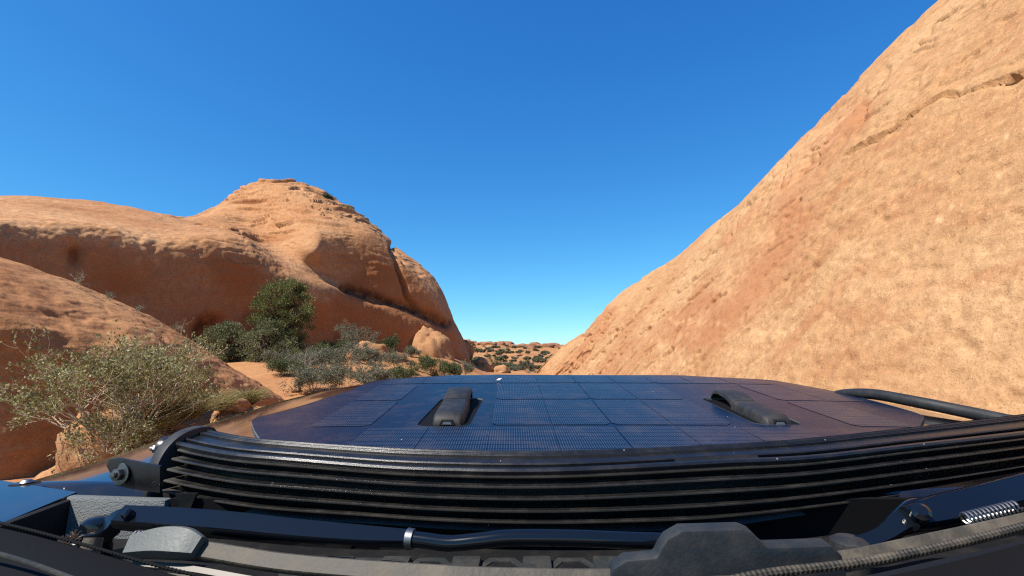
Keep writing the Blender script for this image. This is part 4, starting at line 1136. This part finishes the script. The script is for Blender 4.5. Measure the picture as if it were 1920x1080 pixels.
# spring under the arm
def spring(a, b, r, turns, wire, parent):
    a, b = np.asarray(a), np.asarray(b); t = b - a; t /= np.linalg.norm(t); u = np.cross(t, (0, 0, 1)); u /= np.linalg.norm(u); w = np.cross(u, t)
    n = turns * 10
    m = MB(); m.tube([a + (b - a) * i / n + r * (math.cos(2 * math.pi * i / 10) * u + math.sin(2 * math.pi * i / 10) * w) for i in range(n + 1)], wire, 6); return m.build('spring', M_STEEL, parent)
spring(at(256, 1004, .552), at(330, 1008, .545), .0045, 12, .0011, wip)
# blade
bl = [at(262, 1024, .52), at(370, 1034, .508), at(520, 1058, .490), at(700, 1074, .474), at(900, 1086, .462), at(1130, 1090, .456), at(1350, 1080, .457), at(1570, 1058, .465), at(1740, 1024, .486), at(1920, 984, .515), at(2060, 950, .545)]
n = len(bl)
ribbon([p + np.array([0, .002, .001]) for p in bl], [.016] * n, [.007] * n, roll=-.85, name='blade', mat=M_BLADE, parent=wip)
ribbon([p + np.array([0, -.006, -.0135]) for p in bl], [.006] * n, [.005] * n, roll=-.9, name='blade_rail', mat=M_RAIL, parent=wip)
ribbon([p + np.array([0, -.0065, -.021]) for p in bl], [.004] * n, [.004] * n, roll=-.9, name='rubber_lip', mat=M_BLADE, parent=wip)
ribbon([at(246, 1024, .515), at(300, 1016, .512), at(345, 1018, .508), at(374, 1026, .505)], [.020, .026, .026, .018], [.013, .016, .016, .012], roll=-.9, name='blade_end_cap', mat=M_CAPGREY, parent=wip)
# connector block in the middle of the blade
yk = .452
conn = [at(1146, 1082, yk), at(1150, 1068, yk), at(1175, 1052, yk), at(1232, 1047, yk), at(1240, 1030, yk), at(1252, 1012, yk), at(1280, 996, yk), at(1395, 993, yk), at(1412, 1000, yk), at(1440, 1028, yk), at(1560, 1024, yk + .004), at(1580, 1042, yk + .006), at(1592, 1090, yk + .006), at(1592, 1110, yk + .006), at(1146, 1110, yk)]
m = MB(); m.prism(conn, (0, .016, .002)); m.build('connector', M_CONN, wip, bevel=.003)

wip2 = empty('wiper'); part(wip2); wip2['label'] = 'second windscreen wiper with hooked arm head at the right edge'
piv = at(1592, 1020, .535)
m = MB(); m.loft([ring_arc(piv + np.array([0, 0, dz]), (1, 0, 0), (0, 1, 0), 24, r) for dz, r in ((-.05, .016), (-.004, .0185), (.003, .017), (.0065, .012), (.0075, .002))]); m.build('pivot_cap', M_RUBBER, wip2)
ribbon([at(1600, 1022, .535), at(1650, 1006, .535), at(1690, 978, .538), at(1725, 962, .54), at(1765, 955, .545)], [.014, .016, .022, .030, .024], [.010, .011, .013, .013, .012], roll=-.8, name='arm_head', mat=M_ARM, parent=wip2)
ribbon([at(1704, 972, .530), at(1760, 958, .540), at(1840, 938, .553), at(1930, 914, .572), at(2080, 876, .61)], [.022, .030, .030, .030, .030], [.012, .014, .014, .014, .014], roll=-.75, name='arm', mat=M_ARM, parent=wip2)
c = at(1727, 960, .520); m = MB(); m.loft([ring_arc(c - nn * .008, a_, b_, 24, .0085), ring_arc(c + nn * .001, a_, b_, 24, .0085), ring_arc(c + nn * .004, a_, b_, 24, .005)]); m.build('rivet', M_ARM, wip2)
spring(at(1808, 973, .523), at(1906, 949, .545), .0052, 13, .0013, wip2)

# ---------------- windscreen foot: ribbed seal and dark frame
fr = empty('windscreen_frame'); part(fr)
def seal(path, r, name, mat, pitch=.0052):
    path = crom([np.asarray(p) for p in path], 400)
    L = np.concatenate([[0], np.cumsum(np.linalg.norm(np.diff(path, axis=0), axis=1))])
    n = int(L[-1] / pitch * 4); s = np.linspace(0, L[-1], n)
    P = np.stack([np.interp(s, L, path[:, k]) for k in range(3)], 1)
    m = MB(); m.tube(list(P), [r * (1.0 if (i // 2) % 2 else .72) for i in range(n)], 8); o = m.build(name, mat, fr, ang=20); return o
seal([at(-90, 962, .46), at(40, 990, .44), at(160, 1022, .42), at(300, 1062, .40), at(420, 1090, .385), at(560, 1120, .37)], .0014, 'ribbed_seal', M_BLACK, .0036)
seal([at(1300, 1110, .40), at(1420, 1078, .415), at(1600, 1056, .44), at(1760, 1026, .465), at(1940, 982, .495), at(2050, 950, .52)], .0038, 'ribbed_seal', M_RIB, .0046)
LP = [at(-90, 962, .46), at(40, 990, .44), at(160, 1022, .42), at(300, 1062, .40), at(420, 1090, .385), at(560, 1120, .37)]
ribbon([p + np.array([0, -.024, -.008]) for p in LP], [.05] * 6, [.004] * 6, roll=-.1, name='frame_lip', mat=M_BLACK, parent=fr)
LP = [at(1300, 1110, .40), at(1420, 1090, .415), at(1600, 1068, .44), at(1760, 1038, .465), at(1940, 994, .495), at(2050, 962, .52)]
ribbon([p + np.array([0, -.027, -.012]) for p in LP], [.05] * 6, [.004] * 6, roll=-.1, name='frame_lip', mat=M_BLACK, parent=fr)
ribbon([at(-120, 1010, .40), at(20, 1044, .385), at(130, 1082, .37), at(260, 1130, .35)], [.0025] * 4, [.002] * 4, name='frame_bead', mat=M_GRILLE, parent=fr)
m = MB(); m.prism([(-.62, .405, CZ - .255), (-.40, .36, CZ - .255), (.2, .335, CZ - .255), (.7, .36, CZ - .255), (1.1, .42, CZ - .255), (1.1, .10, CZ - .255), (-.62, .10, CZ - .255)], (0, 0, .012)); m.build('dash_top', M_DARK, fr)
# small clips and a nub by the seal
for (px, py) in ((124, 1021), (141, 1012)):
    c = at(px, py, .455); m = MB()
    for q in range(5):
        a = math.pi * (.15 + .7 * q / 4); m.tube([c, c + np.array([math.cos(a), 0, math.sin(a)]) * .008], .0011, 5)
    m.tube(ring_arc(c, (1, 0, 0), (0, 0, 1), 14, .004) + [c + np.array([.004, 0, 0])], .0010, 5); m.build('retaining_clip', M_BOLT, fr)
c = at(166, 1040, .45); m = MB(); m.tube([c, c + np.array([0, .004, .012])], [.008, .007], 14); m.build('rubber_nub', M_BLADE, fr)

# ---------------- dark tube along the right fender
pth = crom([at(1556, 760, 1.46), at(1563, 745, 1.45), at(1590, 738.5, 1.40), at(1640, 739.5, 1.32), at(1720, 754, 1.22), at(1800, 770, 1.15), at(1880, 787, 1.08), at(1960, 806, 1.02), at(1990, 850, 1.0)], 60)
m = MB(); m.tube(list(pth), .0135, 14); part(m.build('guard_tube', M_RUBBER))

# fallen petals on the panel
p = hood_pt(936, 713, .010)
m = MB(); m.prism([p + np.array([-.008, 0, 0]), p + np.array([-.002, .006, .004]), p + np.array([.008, .002, .005]), p + np.array([.002, -.006, .001])], (0, 0, .0012))
tag(m.build('fallen_petal', M_PETAL), 'tiny pink petal lying on the far edge of the solar panel', 'petal')
